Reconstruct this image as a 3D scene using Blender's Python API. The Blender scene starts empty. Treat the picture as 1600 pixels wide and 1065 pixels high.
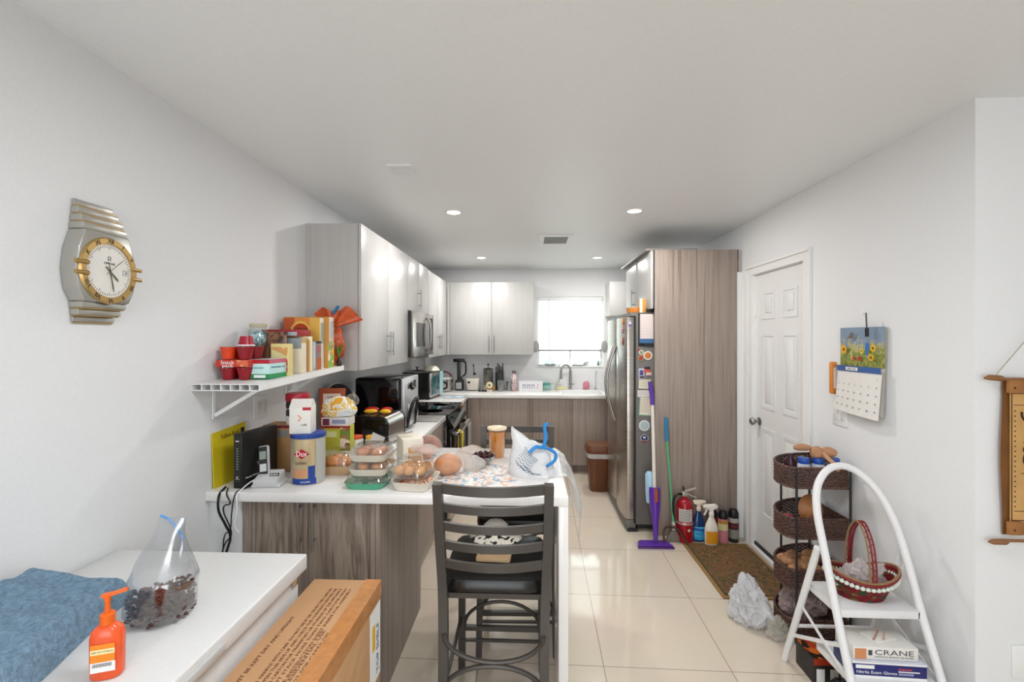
import bpy, bmesh, math, random
from mathutils import Vector, Matrix, noise
random.seed(7)
PI = math.pi
C = bpy.context.scene.collection

# ------------------------------------------------------------------ camera, world, lights, exposure
YAW = math.atan(30 / 711)
cam_data = bpy.data.cameras.new('camera')
cam_data.sensor_width = 36.0
cam_data.lens = 711 / 1600 * 36
cam_data.shift_y = -3.5 / 1600
cam_data.clip_start = 0.05
cam = bpy.data.objects.new('camera', cam_data)
cam.location = (0, 0, 1.56)
cam.rotation_euler = (PI / 2, 0, YAW)
C.objects.link(cam)
bpy.context.scene.camera = cam

vs = bpy.context.scene.view_settings
vs.view_transform = 'Standard'
vs.look = 'None'
vs.gamma = 1.0
vs.use_curve_mapping = False
vs.exposure = 0.47

world = bpy.data.worlds.new('daylight')
bpy.context.scene.world = world
world.use_nodes = True
wb = world.node_tree.nodes['Background']
wb.inputs[0].default_value = (0.93, 0.965, 1.0, 1)
wb.inputs[1].default_value = 4.6

def area(name, loc, rot, sx, sy, power, col=(1, 1, 1), spread=PI):
    l = bpy.data.lights.new(name, 'AREA')
    l.shape = 'RECTANGLE'; l.size = sx; l.size_y = sy
    l.energy = power; l.color = col; l.spread = spread
    o = bpy.data.objects.new(name, l); C.objects.link(o)
    o.location = loc; o.rotation_euler = rot
    return o
# added overhead fill lights, out of view, to even out the wall brightness
for (lx, ly) in ((.2, -.9), (.2, .90)):
    area('added_overhead_fill', (lx, ly, 2.40), (0, 0, 0),   .5, .5, 14.5, (.94, .97, 1.0))
# daylight openings (portals only guide the sampling of the sky): unseen rear and side openings added for fill daylight, and the kitchen window
for (nm, loc, rot, sx, sy) in (('rear_opening', (-.45, -3.58, 1.2), (PI / 2, 0, 0), 1.5, 2.4), ('side_opening', (4.58, -2.3, 1.5), (PI / 2, 0, PI / 2), .9, 1.2), ('kitchen_opening', (.5, 6.03, 1.65), (-PI / 2, 0, 0), .85, .9)):
    area(nm, loc, rot, sx, sy, 1).data.cycles.is_portal = True

# ------------------------------------------------------------------ materials
def lin(h):
    h = h.lstrip('#')
    v = [int(h[i:i + 2], 16) / 255 for i in (0, 2, 4)]
    return tuple((c / 12.92 if c <= 0.04045 else ((c + 0.055) / 1.055) ** 2.4) for c in v) + (1.0,)

MC = {}
def mat(hexcol, rough=0.5, metal=0.0, bump=0.0, bscale=60.0, trans=0.0, ior=1.45, emit=0.0, var=0.0, vscale=8.0, coat=0.0, spec=0.5):
    key = (hexcol, rough, metal, bump, bscale, trans, ior, emit, var, vscale, coat, spec)
    if key in MC: return MC[key]
    m = bpy.data.materials.new('surface_' + hexcol.strip('#'))
    m.use_nodes = True
    nt = m.node_tree; b = nt.nodes['Principled BSDF']
    col = lin(hexcol)
    b.inputs['Base Color'].default_value = col
    b.inputs['Roughness'].default_value = rough
    b.inputs['Metallic'].default_value = metal
    b.inputs['Transmission Weight'].default_value = trans
    b.inputs['IOR'].default_value = ior
    b.inputs['Coat Weight'].default_value = coat
    b.inputs['Specular IOR Level'].default_value = spec
    if emit:
        b.inputs['Emission Color'].default_value = col
        b.inputs['Emission Strength'].default_value = emit
    tc = nt.nodes.new('ShaderNodeTexCoord')
    n = nt.nodes.new('ShaderNodeTexNoise')
    n.inputs['Scale'].default_value = vscale if var else bscale
    nt.links.new(tc.outputs['Object'], n.inputs['Vector'])
    v = var if var else 0.015
    r = nt.nodes.new('ShaderNodeValToRGB')
    r.color_ramp.elements[0].position = 0.3; r.color_ramp.elements[1].position = 0.7
    r.color_ramp.elements[0].color = tuple(c * (1 - v) for c in col[:3]) + (1,)
    r.color_ramp.elements[1].color = tuple(min(1, c * (1 + v)) for c in col[:3]) + (1,)
    nt.links.new(n.outputs['Fac'], r.inputs[0]); nt.links.new(r.outputs[0], b.inputs['Base Color'])
    if bump:
        n2 = nt.nodes.new('ShaderNodeTexNoise'); n2.inputs['Scale'].default_value = bscale
        n2.inputs['Detail'].default_value = 4
        nt.links.new(tc.outputs['Object'], n2.inputs['Vector'])
        bp = nt.nodes.new('ShaderNodeBump'); bp.inputs['Strength'].default_value = bump
        bp.inputs['Distance'].default_value = 0.01
        nt.links.new(n2.outputs['Fac'], bp.inputs['Height']); nt.links.new(bp.outputs[0], b.inputs['Normal'])
    MC[key] = m
    return m

def grain(name, cols, sx=30, sz=0.8, rough=0.45, axis='Z'):
    """laminate with vertical streaks"""
    m = bpy.data.materials.new(name); m.use_nodes = True
    nt = m.node_tree; b = nt.nodes['Principled BSDF']
    b.inputs['Roughness'].default_value = rough
    tc = nt.nodes.new('ShaderNodeTexCoord'); mp = nt.nodes.new('ShaderNodeMapping')
    mp.inputs['Scale'].default_value = (sx, sx, sz)
    nt.links.new(tc.outputs['Object'], mp.inputs[0])
    n = nt.nodes.new('ShaderNodeTexNoise'); n.inputs['Scale'].default_value = 1.0
    n.inputs['Detail'].default_value = 5; n.inputs['Roughness'].default_value = 0.62
    n.inputs['Distortion'].default_value = 0.35
    nt.links.new(mp.outputs[0], n.inputs['Vector'])
    r = nt.nodes.new('ShaderNodeValToRGB'); cr = r.color_ramp
    k = len(cols)
    cr.elements[0].position = 0.28; cr.elements[0].color = lin(cols[0])
    cr.elements[1].position = 0.72; cr.elements[1].color = lin(cols[-1])
    for i in range(1, k - 1):
        e = cr.elements.new(0.28 + 0.44 * i / (k - 1)); e.color = lin(cols[i])
    nt.links.new(n.outputs['Fac'], r.inputs[0]); nt.links.new(r.outputs[0], b.inputs['Base Color'])
    bp = nt.nodes.new('ShaderNodeBump'); bp.inputs['Strength'].default_value = 0.08
    nt.links.new(n.outputs['Fac'], bp.inputs['Height']); nt.links.new(bp.outputs[0], b.inputs['Normal'])
    return m

def art(name, cols, scale=20, rough=0.45, kind='voronoi', stretch=(1, 1, 1)):
    """printed pattern of flat colour patches"""
    m = bpy.data.materials.new(name); m.use_nodes = True
    nt = m.node_tree; b = nt.nodes['Principled BSDF']
    b.inputs['Roughness'].default_value = rough
    tc = nt.nodes.new('ShaderNodeTexCoord'); mp = nt.nodes.new('ShaderNodeMapping')
    mp.inputs['Scale'].default_value = stretch
    nt.links.new(tc.outputs['Object'], mp.inputs[0])
    r = nt.nodes.new('ShaderNodeValToRGB'); cr = r.color_ramp; cr.interpolation = 'CONSTANT'
    if kind == 'voronoi':
        t = nt.nodes.new('ShaderNodeTexVoronoi'); t.inputs['Scale'].default_value = scale
        nt.links.new(mp.outputs[0], t.inputs['Vector'])
        s = nt.nodes.new('ShaderNodeSeparateColor'); nt.links.new(t.outputs['Color'], s.inputs[0])
        nt.links.new(s.outputs[0], r.inputs[0])
        lo, hi = 0.0, 1.0
    else:
        t = nt.nodes.new('ShaderNodeTexNoise'); t.inputs['Scale'].default_value = scale
        t.inputs['Detail'].default_value = 3
        nt.links.new(mp.outputs[0], t.inputs['Vector']); nt.links.new(t.outputs['Fac'], r.inputs[0])
        lo, hi = 0.34, 0.66
    k = len(cols)
    cr.elements[0].position = 0; cr.elements[0].color = lin(cols[0])
    cr.elements[1].position = lo + (hi - lo) * (k - 1) / k; cr.elements[1].color = lin(cols[-1])
    for i in range(1, k - 1):
        e = cr.elements.new(lo + (hi - lo) * i / k); e.color = lin(cols[i])
    nt.links.new(r.outputs[0], b.inputs['Base Color'])
    return m

def clear(name, tint='#ffffff', gloss=0.16, rough=0.06):
    """thin clear plastic or glass sheet"""
    m = bpy.data.materials.new(name); m.use_nodes = True
    nt = m.node_tree; nt.nodes.remove(nt.nodes['Principled BSDF'])
    out = nt.nodes['Material Output']
    tr = nt.nodes.new('ShaderNodeBsdfTransparent'); tr.inputs[0].default_value = lin(tint)
    gl = nt.nodes.new('ShaderNodeBsdfGlossy'); gl.inputs['Roughness'].default_value = rough
    lw = nt.nodes.new('ShaderNodeLayerWeight'); lw.inputs[0].default_value = 0.25
    ma = nt.nodes.new('ShaderNodeMath'); ma.operation = 'MULTIPLY_ADD'
    ma.inputs[1].default_value = 0.6; ma.inputs[2].default_value = gloss * 0.5
    nt.links.new(lw.outputs['Facing'], ma.inputs[0])
    mx = nt.nodes.new('ShaderNodeMixShader')
    nt.links.new(ma.outputs[0], mx.inputs[0]); nt.links.new(tr.outputs[0], mx.inputs[1]); nt.links.new(gl.outputs[0], mx.inputs[2])
    tc = nt.nodes.new('ShaderNodeTexCoord'); n = nt.nodes.new('ShaderNodeTexNoise'); n.inputs['Scale'].default_value = 25
    bp = nt.nodes.new('ShaderNodeBump'); bp.inputs['Strength'].default_value = 0.12
    nt.links.new(tc.outputs['Object'], n.inputs['Vector']); nt.links.new(n.outputs['Fac'], bp.inputs['Height'])
    nt.links.new(bp.outputs[0], gl.inputs['Normal'])
    nt.links.new(mx.outputs[0], out.inputs[0])
    return m

def film(name, col, opacity=0.6, bump=0.5, scale=18):
    """translucent crumpled plastic bag film"""
    m = bpy.data.materials.new(name); m.use_nodes = True
    nt = m.node_tree; b = nt.nodes['Principled BSDF']
    b.inputs['Base Color'].default_value = lin(col); b.inputs['Roughness'].default_value = 0.25
    out = nt.nodes['Material Output']
    tr = nt.nodes.new('ShaderNodeBsdfTransparent'); tl = nt.nodes.new('ShaderNodeBsdfTranslucent')
    tl.inputs[0].default_value = lin(col)
    m1 = nt.nodes.new('ShaderNodeMixShader'); m1.inputs[0].default_value = 0.35
    nt.links.new(b.outputs[0], m1.inputs[1]); nt.links.new(tl.outputs[0], m1.inputs[2])
    m2 = nt.nodes.new('ShaderNodeMixShader'); m2.inputs[0].default_value = opacity
    nt.links.new(tr.outputs[0], m2.inputs[1]); nt.links.new(m1.outputs[0], m2.inputs[2])
    nt.links.new(m2.outputs[0], out.inputs[0])
    tc = nt.nodes.new('ShaderNodeTexCoord'); n = nt.nodes.new('ShaderNodeTexNoise'); n.inputs['Scale'].default_value = scale
    n.inputs['Detail'].default_value = 3; n.inputs['Distortion'].default_value = 1.2
    bp = nt.nodes.new('ShaderNodeBump'); bp.inputs['Strength'].default_value = bump; bp.inputs['Distance'].default_value = 0.02
    nt.links.new(tc.outputs['Object'], n.inputs['Vector']); nt.links.new(n.outputs['Fac'], bp.inputs['Height'])
    nt.links.new(bp.outputs[0], b.inputs['Normal'])
    return m

def lamp_mat(name, strength, col='#fff6ea'):
    m = bpy.data.materials.new(name); m.use_nodes = True
    nt = m.node_tree; b = nt.nodes['Principled BSDF']
    b.inputs['Emission Color'].default_value = lin(col); b.inputs['Emission Strength'].default_value = strength
    return m

def tile_floor():
    m = bpy.data.materials.new('polished_floor_tiles'); m.use_nodes = True
    nt = m.node_tree; b = nt.nodes['Principled BSDF']
    tc = nt.nodes.new('ShaderNodeTexCoord'); mp = nt.nodes.new('ShaderNodeMapping')
    mp.inputs['Location'].default_value = (-0.357 + 6.0 + 0.0, -2.70 + 6.0, 0)
    mp.inputs['Rotation'].default_value = (0, 0, math.radians(1.0))
    nt.links.new(tc.outputs['Object'], mp.inputs[0])
    br = nt.nodes.new('ShaderNodeTexBrick'); br.offset = 0.0; br.squash = 1.0
    br.inputs['Scale'].default_value = 1.0; br.inputs['Brick Width'].default_value = 0.595
    br.inputs['Row Height'].default_value = 0.61; br.inputs['Mortar Size'].default_value = 0.0022
    br.inputs['Mortar Smooth'].default_value = 0.1
    br.inputs['Color1'].default_value = lin('#ddcfbd'); br.inputs['Color2'].default_value = lin('#e0d3c1')
    br.inputs['Mortar'].default_value = lin('#a09384')
    nt.links.new(mp.outputs[0], br.inputs['Vector'])
    n = nt.nodes.new('ShaderNodeTexNoise'); n.inputs['Scale'].default_value = 2.2; n.inputs['Detail'].default_value = 5
    nt.links.new(tc.outputs['Object'], n.inputs['Vector'])
    mx = nt.nodes.new('ShaderNodeMix'); mx.data_type = 'RGBA'; mx.blend_type = 'MULTIPLY'; mx.inputs['Factor'].default_value = 0.12
    nt.links.new(br.outputs['Color'], mx.inputs[6]); nt.links.new(n.outputs['Color'], mx.inputs[7])
    nt.links.new(mx.outputs[2], b.inputs['Base Color'])
    b.inputs['Roughness'].default_value = 0.07
    b.inputs['Specular IOR Level'].default_value = 0.6
    return m

# ------------------------------------------------------------------ mesh building helpers
def frame(origin, right, up):
    r = Vector(right).normalized(); u = Vector(up).normalized(); n = r.cross(u)
    return Matrix(((r.x, u.x, n.x, origin[0]), (r.y, u.y, n.y, origin[1]), (r.z, u.z, n.z, origin[2]), (0, 0, 0, 1)))

def text_mesh(s, size, width=None, extrude=0.0004):
    cu = bpy.data.curves.new('lettering', 'FONT'); cu.body = s; cu.size = size
    cu.align_x = 'CENTER'; cu.align_y = 'CENTER'; cu.extrude = extrude; cu.resolution_u = 2
    o = bpy.data.objects.new('lettering', cu); C.objects.link(o)
    dg = bpy.context.evaluated_depsgraph_get()
    me = bpy.data.meshes.new_from_object(o.evaluated_get(dg))
    C.objects.unlink(o); bpy.data.objects.remove(o)
    if width:
        xs = [v.co.x for v in me.vertices]
        w = max(xs) - min(xs)
        for v in me.vertices: v.co.x *= width / w
    return me

class MB:
    def __init__(s): s.bm = bmesh.new(); s.mats = []
    def mi(s, m):
        if m not in s.mats: s.mats.append(m)
        return s.mats.index(m)
    def add(s, verts, faces, m, smooth=False, M=None):
        mi = s.mi(m)
        vv = [s.bm.verts.new(M @ Vector(v) if M else v) for v in verts]
        for f in faces:
            try: fc = s.bm.faces.new([vv[i] for i in f])
            except ValueError: continue
            fc.material_index = mi; fc.smooth = smooth
        return s
    def sub(s, tb, m, smooth, M=None):
        """merge temporary bmesh"""
        mi = s.mi(m); mp = {}
        for v in tb.verts: mp[v] = s.bm.verts.new(M @ v.co if M else v.co)
        for f in tb.faces:
            try: g = s.bm.faces.new([mp[v] for v in f.verts])
            except ValueError: continue
            g.material_index = mi; g.smooth = smooth
        tb.free(); return s
    def box(s, x0, x1, y0, y1, z0, z1, m, bev=0.0, M=None, seg=2):
        tb = bmesh.new()
        bmesh.ops.create_cube(tb, size=1)
        for v in tb.verts:
            v.co = Vector(((x0 + x1) / 2 + v.co.x * (x1 - x0), (y0 + y1) / 2 + v.co.y * (y1 - y0), (z0 + z1) / 2 + v.co.z * (z1 - z0)))
        if bev: bmesh.ops.bevel(tb, geom=list(tb.edges), offset=bev, segments=seg, affect='EDGES', profile=0.5)
        return s.sub(tb, m, False, M)
    def cyl(s, p0, p1, r0, m, r1=None, seg=20, caps=True, smooth=True):
        if r1 is None: r1 = r0
        p0 = Vector(p0); p1 = Vector(p1); d = (p1 - p0).normalized()
        a = d.orthogonal().normalized(); b = d.cross(a)
        vs_ = []
        for p, r in ((p0, r0), (p1, r1)):
            for i in range(seg):
                t = 2 * PI * i / seg; vs_.append(p + a * (r * math.cos(t)) + b * (r * math.sin(t)))
        fs = [(i, (i + 1) % seg, seg + (i + 1) % seg, seg + i) for i in range(seg)]
        s.add(vs_, fs, m, smooth)
        if caps:
            s.add(vs_[:seg], [tuple(range(seg))[::-1]], m); s.add(vs_[seg:], [tuple(range(seg))], m)
        return s
    def tube(s, pts, r, m, seg=8, closed=False, flat=None):
        pts = [Vector(p) for p in pts]; n = len(pts); rings = []
        up = None
        for i, p in enumerate(pts):
            if closed: d = pts[(i + 1) % n] - pts[i - 1]
            else: d = pts[min(i + 1, n - 1)] - pts[max(i - 1, 0)]
            d.normalize()
            if up is None: up = d.orthogonal().normalized()
            else:
                up = (up - d * up.dot(d))
                if up.length < 1e-6: up = d.orthogonal()
                up.normalize()
            b = d.cross(up); rr = r[i] if isinstance(r, (list, tuple)) else r
            rings.append([p + up * (rr * math.cos(2 * PI * k / seg)) + b * (rr * math.sin(2 * PI * k / seg)) for k in range(seg)])
        vs_ = [v for g in rings for v in g]; fs = []
        for i in range(n if closed else n - 1):
            for k in range(seg):
                a = i * seg + k; b_ = i * seg + (k + 1) % seg; j = (i + 1) % n
                fs.append((a, b_, j * seg + (k + 1) % seg, j * seg + k))
        if not closed:
            fs.append(tuple(range(seg))[::-1]); fs.append(tuple(range((n - 1) * seg, n * seg)))
        return s.add(vs_, fs, m, True)
    def bar(s, pts, w, h, m, side=(0, 0, 1)):
        """rectangular section swept along pts; w across, h along 'side'"""
        pts = [Vector(p) for p in pts]; n = len(pts); vs_ = []
        sd = Vector(side).normalized()
        for i, p in enumerate(pts):
            d = (pts[min(i + 1, n - 1)] - pts[max(i - 1, 0)]).normalized()
            a = d.cross(sd).normalized(); b = a.cross(d).normalized()
            for (q, t) in ((-1, -1), (1, -1), (1, 1), (-1, 1)): vs_.append(p + a * (q * w / 2) + b * (t * h / 2))
        fs = []
        for i in range(n - 1):
            for k in range(4):
                fs.append((i * 4 + k, i * 4 + (k + 1) % 4, i * 4 + 4 + (k + 1) % 4, i * 4 + 4 + k))
        fs.append((3, 2, 1, 0)); fs.append(tuple((n - 1) * 4 + k for k in range(4)))
        return s.add(vs_, fs, m)
    def lathe(s, prof, m, c=(0, 0, 0), seg=28, sx=1.0, sy=1.0, M=None, smooth=True, sq=None, open_=False):
        vs_ = []; rings = []
        for (r, z) in prof:
            if r < 1e-5: rings.append([len(vs_)]); vs_.append((c[0], c[1], c[2] + z)); continue
            rings.append(list(range(len(vs_), len(vs_) + seg)))
            for i in range(seg):
                t = 2 * PI * i / seg; cx, cy = math.cos(t), math.sin(t)
                if sq:
                    k = (abs(cx) ** sq + abs(cy) ** sq) ** (-1 / sq); cx *= k; cy *= k
                vs_.append((c[0] + r * sx * cx, c[1] + r * sy * cy, c[2] + z))
        fs = []
        for A, B in zip(rings, rings[1:]):
            for i in range(seg):
                j = (i + 1) % seg
                if len(A) == 1 and len(B) == 1: break
                if len(A) == 1: fs.append((A[0], B[j], B[i]))
                elif len(B) == 1: fs.append((A[i], A[j], B[0]))
                else: fs.append((A[i], A[j], B[j], B[i]))
        if len(rings[0]) > 1 and not open_: fs.append(tuple(rings[0])[::-1])
        if len(rings[-1]) > 1 and not open_ and not (len(prof) == 2 and len(rings[0]) == 1): fs.append(tuple(rings[-1]))
        return s.add(vs_, fs, m, smooth, M)
    def ell(s, c, r, m, sub=3, amp=0.0, freq=8.0, M=None, seed=0.0, floor=None):
        tb = bmesh.new(); bmesh.ops.create_icosphere(tb, subdivisions=sub, radius=1)
        for v in tb.verts:
            d = v.co.copy(); k = 1.0
            if amp:
                q = Vector((d.x * r[0], d.y * r[1], d.z * r[2])) * freq + Vector((seed, seed * 1.7, 3))
                k = 1 + amp * noise.noise(q)
                if sub >= 4 and amp > .2: k += amp * (.35 - 1.1 * abs(noise.noise(q * 2.1))) + amp * (.12 - .5 * abs(noise.noise(q * 4.7)))
            v.co = Vector((d.x * r[0] * k, d.y * r[1] * k, d.z * r[2] * k))
            if M is None: v.co += Vector(c)
        if M is not None:
            MM = Matrix.Translation(c) @ M
            for v in tb.verts: v.co = MM @ v.co
        if floor is not None:
            for v in tb.verts: v.co.z = max(v.co.z, floor)
        return s.sub(tb, m, True)
    def grid(s, fn, nu, nv, m, thick=0.0, smooth=True):
        P = [Vector(fn(i / nu, j / nv)) for j in range(nv + 1) for i in range(nu + 1)]
        fs = [(j * (nu + 1) + i, j * (nu + 1) + i + 1, (j + 1) * (nu + 1) + i + 1, (j + 1) * (nu + 1) + i) for j in range(nv) for i in range(nu)]
        if not thick: return s.add(P, fs, m, smooth)
        tb = bmesh.new(); vv = [tb.verts.new(p) for p in P]
        for f in fs: tb.faces.new([vv[i] for i in f])
        bmesh.ops.solidify(tb, geom=list(tb.faces), thickness=thick)
        return s.sub(tb, m, smooth)
    def prism(s, poly, h, m, M, bev=0.0, smooth=False):
        """poly in local xy, extruded to +z by h, placed by M"""
        tb = bmesh.new(); vv = [tb.verts.new((p[0], p[1], 0)) for p in poly]
        f = tb.faces.new(vv)
        r = bmesh.ops.extrude_face_region(tb, geom=[f])
        for v in [g for g in r['geom'] if isinstance(g, bmesh.types.BMVert)]: v.co.z += h
        if bev: bmesh.ops.bevel(tb, geom=list(tb.edges), offset=bev, segments=2, affect='EDGES', profile=0.5)
        bmesh.ops.recalc_face_normals(tb, faces=list(tb.faces))
        return s.sub(tb, m, smooth, M)
    def text(s, st, size, m, M, width=None, extrude=0.0004):
        me = text_mesh(st, size, width, extrude)
        s.add([v.co.copy() for v in me.vertices], [tuple(p.vertices) for p in me.polygons], m, False, M)
        bpy.data.meshes.remove(me); return s
    def build(s, name, parent=None, kind=None):
        bmesh.ops.recalc_face_normals(s.bm, faces=list(s.bm.faces))
        me = bpy.data.meshes.new(name); s.bm.to_mesh(me); s.bm.free()
        me.set_sharp_from_angle(angle=math.radians(42))
        for m in s.mats: me.materials.append(m)
        o = bpy.data.objects.new(name, me); C.objects.link(o)
        if parent: o.parent = parent
        if kind: o['kind'] = kind
        return o

def tag(o, label, cat, group=None):
    o['label'] = label; o['category'] = cat
    if group: o['group'] = group
    return o
def thing(name, label, cat, loc=(0, 0, 0), rz=0.0, group=None):
    o = bpy.data.objects.new(name, None); o.empty_display_size = 0.05; C.objects.link(o)
    o.location = loc; o.rotation_euler = (0, 0, rz)
    return tag(o, label, cat, group)
def solo(mb, name, label, cat, loc=(0, 0, 0), rz=0.0, group=None, rot=None):
    o = mb.build(name); o.location = loc; o.rotation_euler = rot or (0, 0, rz)
    return tag(o, label, cat, group)
def struct(name, mb): return mb.build(name, kind='structure')
def copy_tree(o, parent=None):
    c = o.copy(); C.objects.link(c)
    if parent: c.parent = parent
    for ch in [x for x in list(bpy.data.objects) if x.parent == o]: copy_tree(ch, c)
    return c
def arc(c, r, a0, a1, n, plane='xz', ry=None):
    ry = ry or r; out = []
    for i in range(n + 1):
        t = a0 + (a1 - a0) * i / n; u, v = r * math.cos(t), ry * math.sin(t)
        if plane == 'xz': out.append((c[0] + u, c[1], c[2] + v))
        elif plane == 'xy': out.append((c[0] + u, c[1] + v, c[2]))
        else: out.append((c[0], c[1] + u, c[2] + v))
    return out
def spline(pts, n=8):
    """Catmull-Rom through pts"""
    P = [Vector(p) for p in pts]; P = [P[0] * 2 - P[1]] + P + [P[-1] * 2 - P[-2]]; out = []
    for i in range(1, len(P) - 2):
        a, b, c, d = P[i - 1:i + 3]
        for k in range(n):
            t = k / n
            out.append(0.5 * ((2 * b) + (c - a) * t + (2 * a - 5 * b + 4 * c - d) * t * t + (3 * b - a - 3 * c + d) * t ** 3))
    out.append(P[-2]); return out

# shared materials
M_wall = mat('#e8e9ea', 0.85, bump=0.03, bscale=120)
M_ceil = mat('#eceeef', 0.42, bump=0.02, bscale=90)
M_trim = mat('#ececea', 0.4)
M_whitecab = grain('white_laminate', ['#bbbab7', '#c4c3c1', '#bfbebb', '#cac9c7'], 40, 1.0, 0.35)
M_wood = grain('grey_brown_laminate', ['#6d5f55', '#8a7a6f', '#a2948a', '#8f8076', '#ab9e94'], 26, 0.55, 0.45)
M_wood2 = grain('grey_brown_laminate_dark', ['#4a3d35', '#7a6a5e', '#9c8e80', '#6f6056', '#a3968a', '#8a7b6e'], 15, 1.1, 0.45)
M_greyend = grain('grey_end_laminate', ['#b4b2af', '#bdbbb8', '#b8b6b3', '#c3c1be'], 40, 1.0, 0.5)
M_carc = mat('#cfcbc7', 0.5)
M_counter = mat('#efedea', 0.16, var=0.03, vscale=3)
M_steel = mat('#b9b5b0', 0.24, 1.0)
M_chrome = mat('#d6d6d6', 0.08, 1.0)
M_nickel = mat('#a9a7a4', 0.28, 1.0)
M_black = mat('#121212', 0.35)
M_blackgl = mat('#0a0a0b', 0.06)
M_dark = mat('#232323', 0.5)
M_white = mat('#efefee', 0.45)
M_offw = mat('#e6e2da', 0.5)
M_paper = mat('#efece6', 0.75)
M_ink = mat('#26262a', 0.6)
M_red = mat('#b3182a', 0.35)
M_orange = mat('#e0661c', 0.35)
M_yellow = mat('#e6b422', 0.4)
M_blue = mat('#1f3f94', 0.4)
M_green = mat('#2e9c5a', 0.45)
M_card = mat('#c0946a', 0.75, var=0.05, vscale=5)
M_clear = clear('clear_plastic')
M_glass = clear('clear_glass', '#f4fbf8', 0.2, 0.02)
# ------------------------------------------------------------------ the room
H = 2.46; XL = -1.38; XR = 1.66; YB = 5.89; YC = 1.774
m = MB(); m.box(-2.0, 4.6, -3.6, 6.1, -0.1, 0, tile_floor()); struct('floor', m)
m = MB(); m.box(-2.0, 4.6, -3.6, 6.1, H, H + 0.1, M_ceil); struct('ceiling', m)
m = MB(); m.box(XL - 0.12, XL, -3.6, 6.1, 0, H, M_wall); struct('wall_left', m)
DY0, DY1, DZ = 2.83, 3.475, 2.035
m = MB()
m.box(XR, XR + 0.12, YC + 0.12, DY0, 0, H, M_wall); m.box(XR, XR + 0.12, DY1, 6.1, 0, H, M_wall)
m.box(XR, XR + 0.12, DY0, DY1, DZ, H, M_wall)
struct('wall_right', m)
m = MB(); m.box(XR, 4.6, YC, YC + 0.12, 0, H, M_wall)
struct('wall_front_right', m)
WX0, WX1, WZ0, WZ1 = 0.075, 0.93, 1.195, 2.10
m = MB()
m.box(XL, WX0, YB, YB + 0.15, 0, H, M_wall); m.box(WX1, XR, YB, YB + 0.15, 0, H, M_wall)
m.box(WX0, WX1, YB, YB + 0.15, 0, WZ0, M_wall); m.box(WX0, WX1, YB, YB + 0.15, WZ1, H, M_wall)
struct('wall_back', m)
# living room behind the camera: unseen walls, their rear and side openings sized to let in fill daylight
m = MB()
m.box(-1.4, -1.2, -3.7, -3.6, 0, H, M_wall); m.box(.3, 4.6, -3.7, -3.6, 0, H, M_wall); m.box(-1.2, .3, -3.7, -3.6, 2.4, H, M_wall)
struct('wall_rear', m)
m = MB()
m.box(4.6, 4.7, -3.6, -2.75, 0, H, M_wall); m.box(4.6, 4.7, -1.85, YC + 0.12, 0, H, M_wall)
m.box(4.6, 4.7, -2.75, -1.85, 0, 0.9, M_wall); m.box(4.6, 4.7, -2.75, -1.85, 2.1, H, M_wall)
struct('wall_far_right', m)
m = MB(); m.box(XR + 0.12, 4.6, YC - 0.012, YC, 0, 0.09, M_trim, 0.003); struct('baseboard_front_right', m)
m = MB(); m.box(XR - 0.012, XR, YC, DY0 - 0.08, 0, 0.08, M_trim, 0.003); struct('baseboard_right', m)

# window_1: frame, sill, mullion, glass
win = MB()
for (a, b, c, d) in ((WX0, WX0 + .035, WZ0, WZ1), (WX1 - .035, WX1, WZ0, WZ1), (WX0 + .035, WX1 - .035, WZ0, WZ0 + .035), (WX0 + .035, WX1 - .035, WZ1 - .035, WZ1)):
    win.box(a, b, YB + 0.09, YB + 0.13, c, d, M_trim)
win.box(0.495, 0.52, YB + 0.085, YB + 0.125, WZ0, WZ1, M_trim)
win.box(WX0, WX1, YB + 0.1, YB + 0.104, WZ0, WZ1, M_glass)
wo = struct('window_1', win)
m = MB(); m.box(WX0 - 0.0, WX1 + 0.0, YB - 0.012, YB + 0.085, WZ0 - 0.0, WZ0 + 0.012, M_trim, 0.003); m.build('window_sill', wo)
# horizontal blind, lowered to just above the sill
slatm = bpy.data.materials.new('blind_slat'); slatm.use_nodes = True
_nt = slatm.node_tree; _b = _nt.nodes['Principled BSDF']; _b.inputs['Base Color'].default_value = lin('#f2f2f0'); _b.inputs['Roughness'].default_value = 0.4
_t = _nt.nodes.new('ShaderNodeBsdfTranslucent'); _t.inputs[0].default_value = lin('#f6f6f4')
_x = _nt.nodes.new('ShaderNodeMixShader'); _x.inputs[0].default_value = 0.6
_nt.links.new(_b.outputs[0], _x.inputs[1]); _nt.links.new(_t.outputs[0], _x.inputs[2]); _nt.links.new(_x.outputs[0], _nt.nodes['Material Output'].inputs[0])
bl = thing('window_blind', 'white horizontal slat blind hanging in the kitchen window above the sink', 'window blind', (0.5, YB + 0.03, 0))
m = MB(); m.box(-0.415, 0.415, -0.02, 0.02, 2.055, 2.095, M_white, 0.004); m.build('head_rail', bl)
m = MB(); z = 2.045
while z > 1.43:
    R = Matrix.Translation((0, 0, z)) @ Matrix.Rotation(math.radians(48), 4, 'X')
    m.box(-0.41, 0.41, -0.0125, 0.0125, -0.0006, 0.0006, slatm, M=R); z -= 0.0215
m.build('slats', bl)
m = MB(); m.box(-0.412, 0.412, -0.014, 0.014, 1.396, 1.420, mat('#9a9a98', .5), 0.003); m.build('bottom_rail', bl)
m = MB()
for x in (-0.30, 0.0, 0.30): m.cyl((x, -0.014, 1.41), (x, -0.014, 2.06), 0.0012, M_white, seg=6)
m.cyl((-0.27, -0.024, 1.42), (-0.27, -0.024, 2.06), 0.0035, mat('#8c8c8a', .4), seg=6)
m.build('cord', bl)

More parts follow.
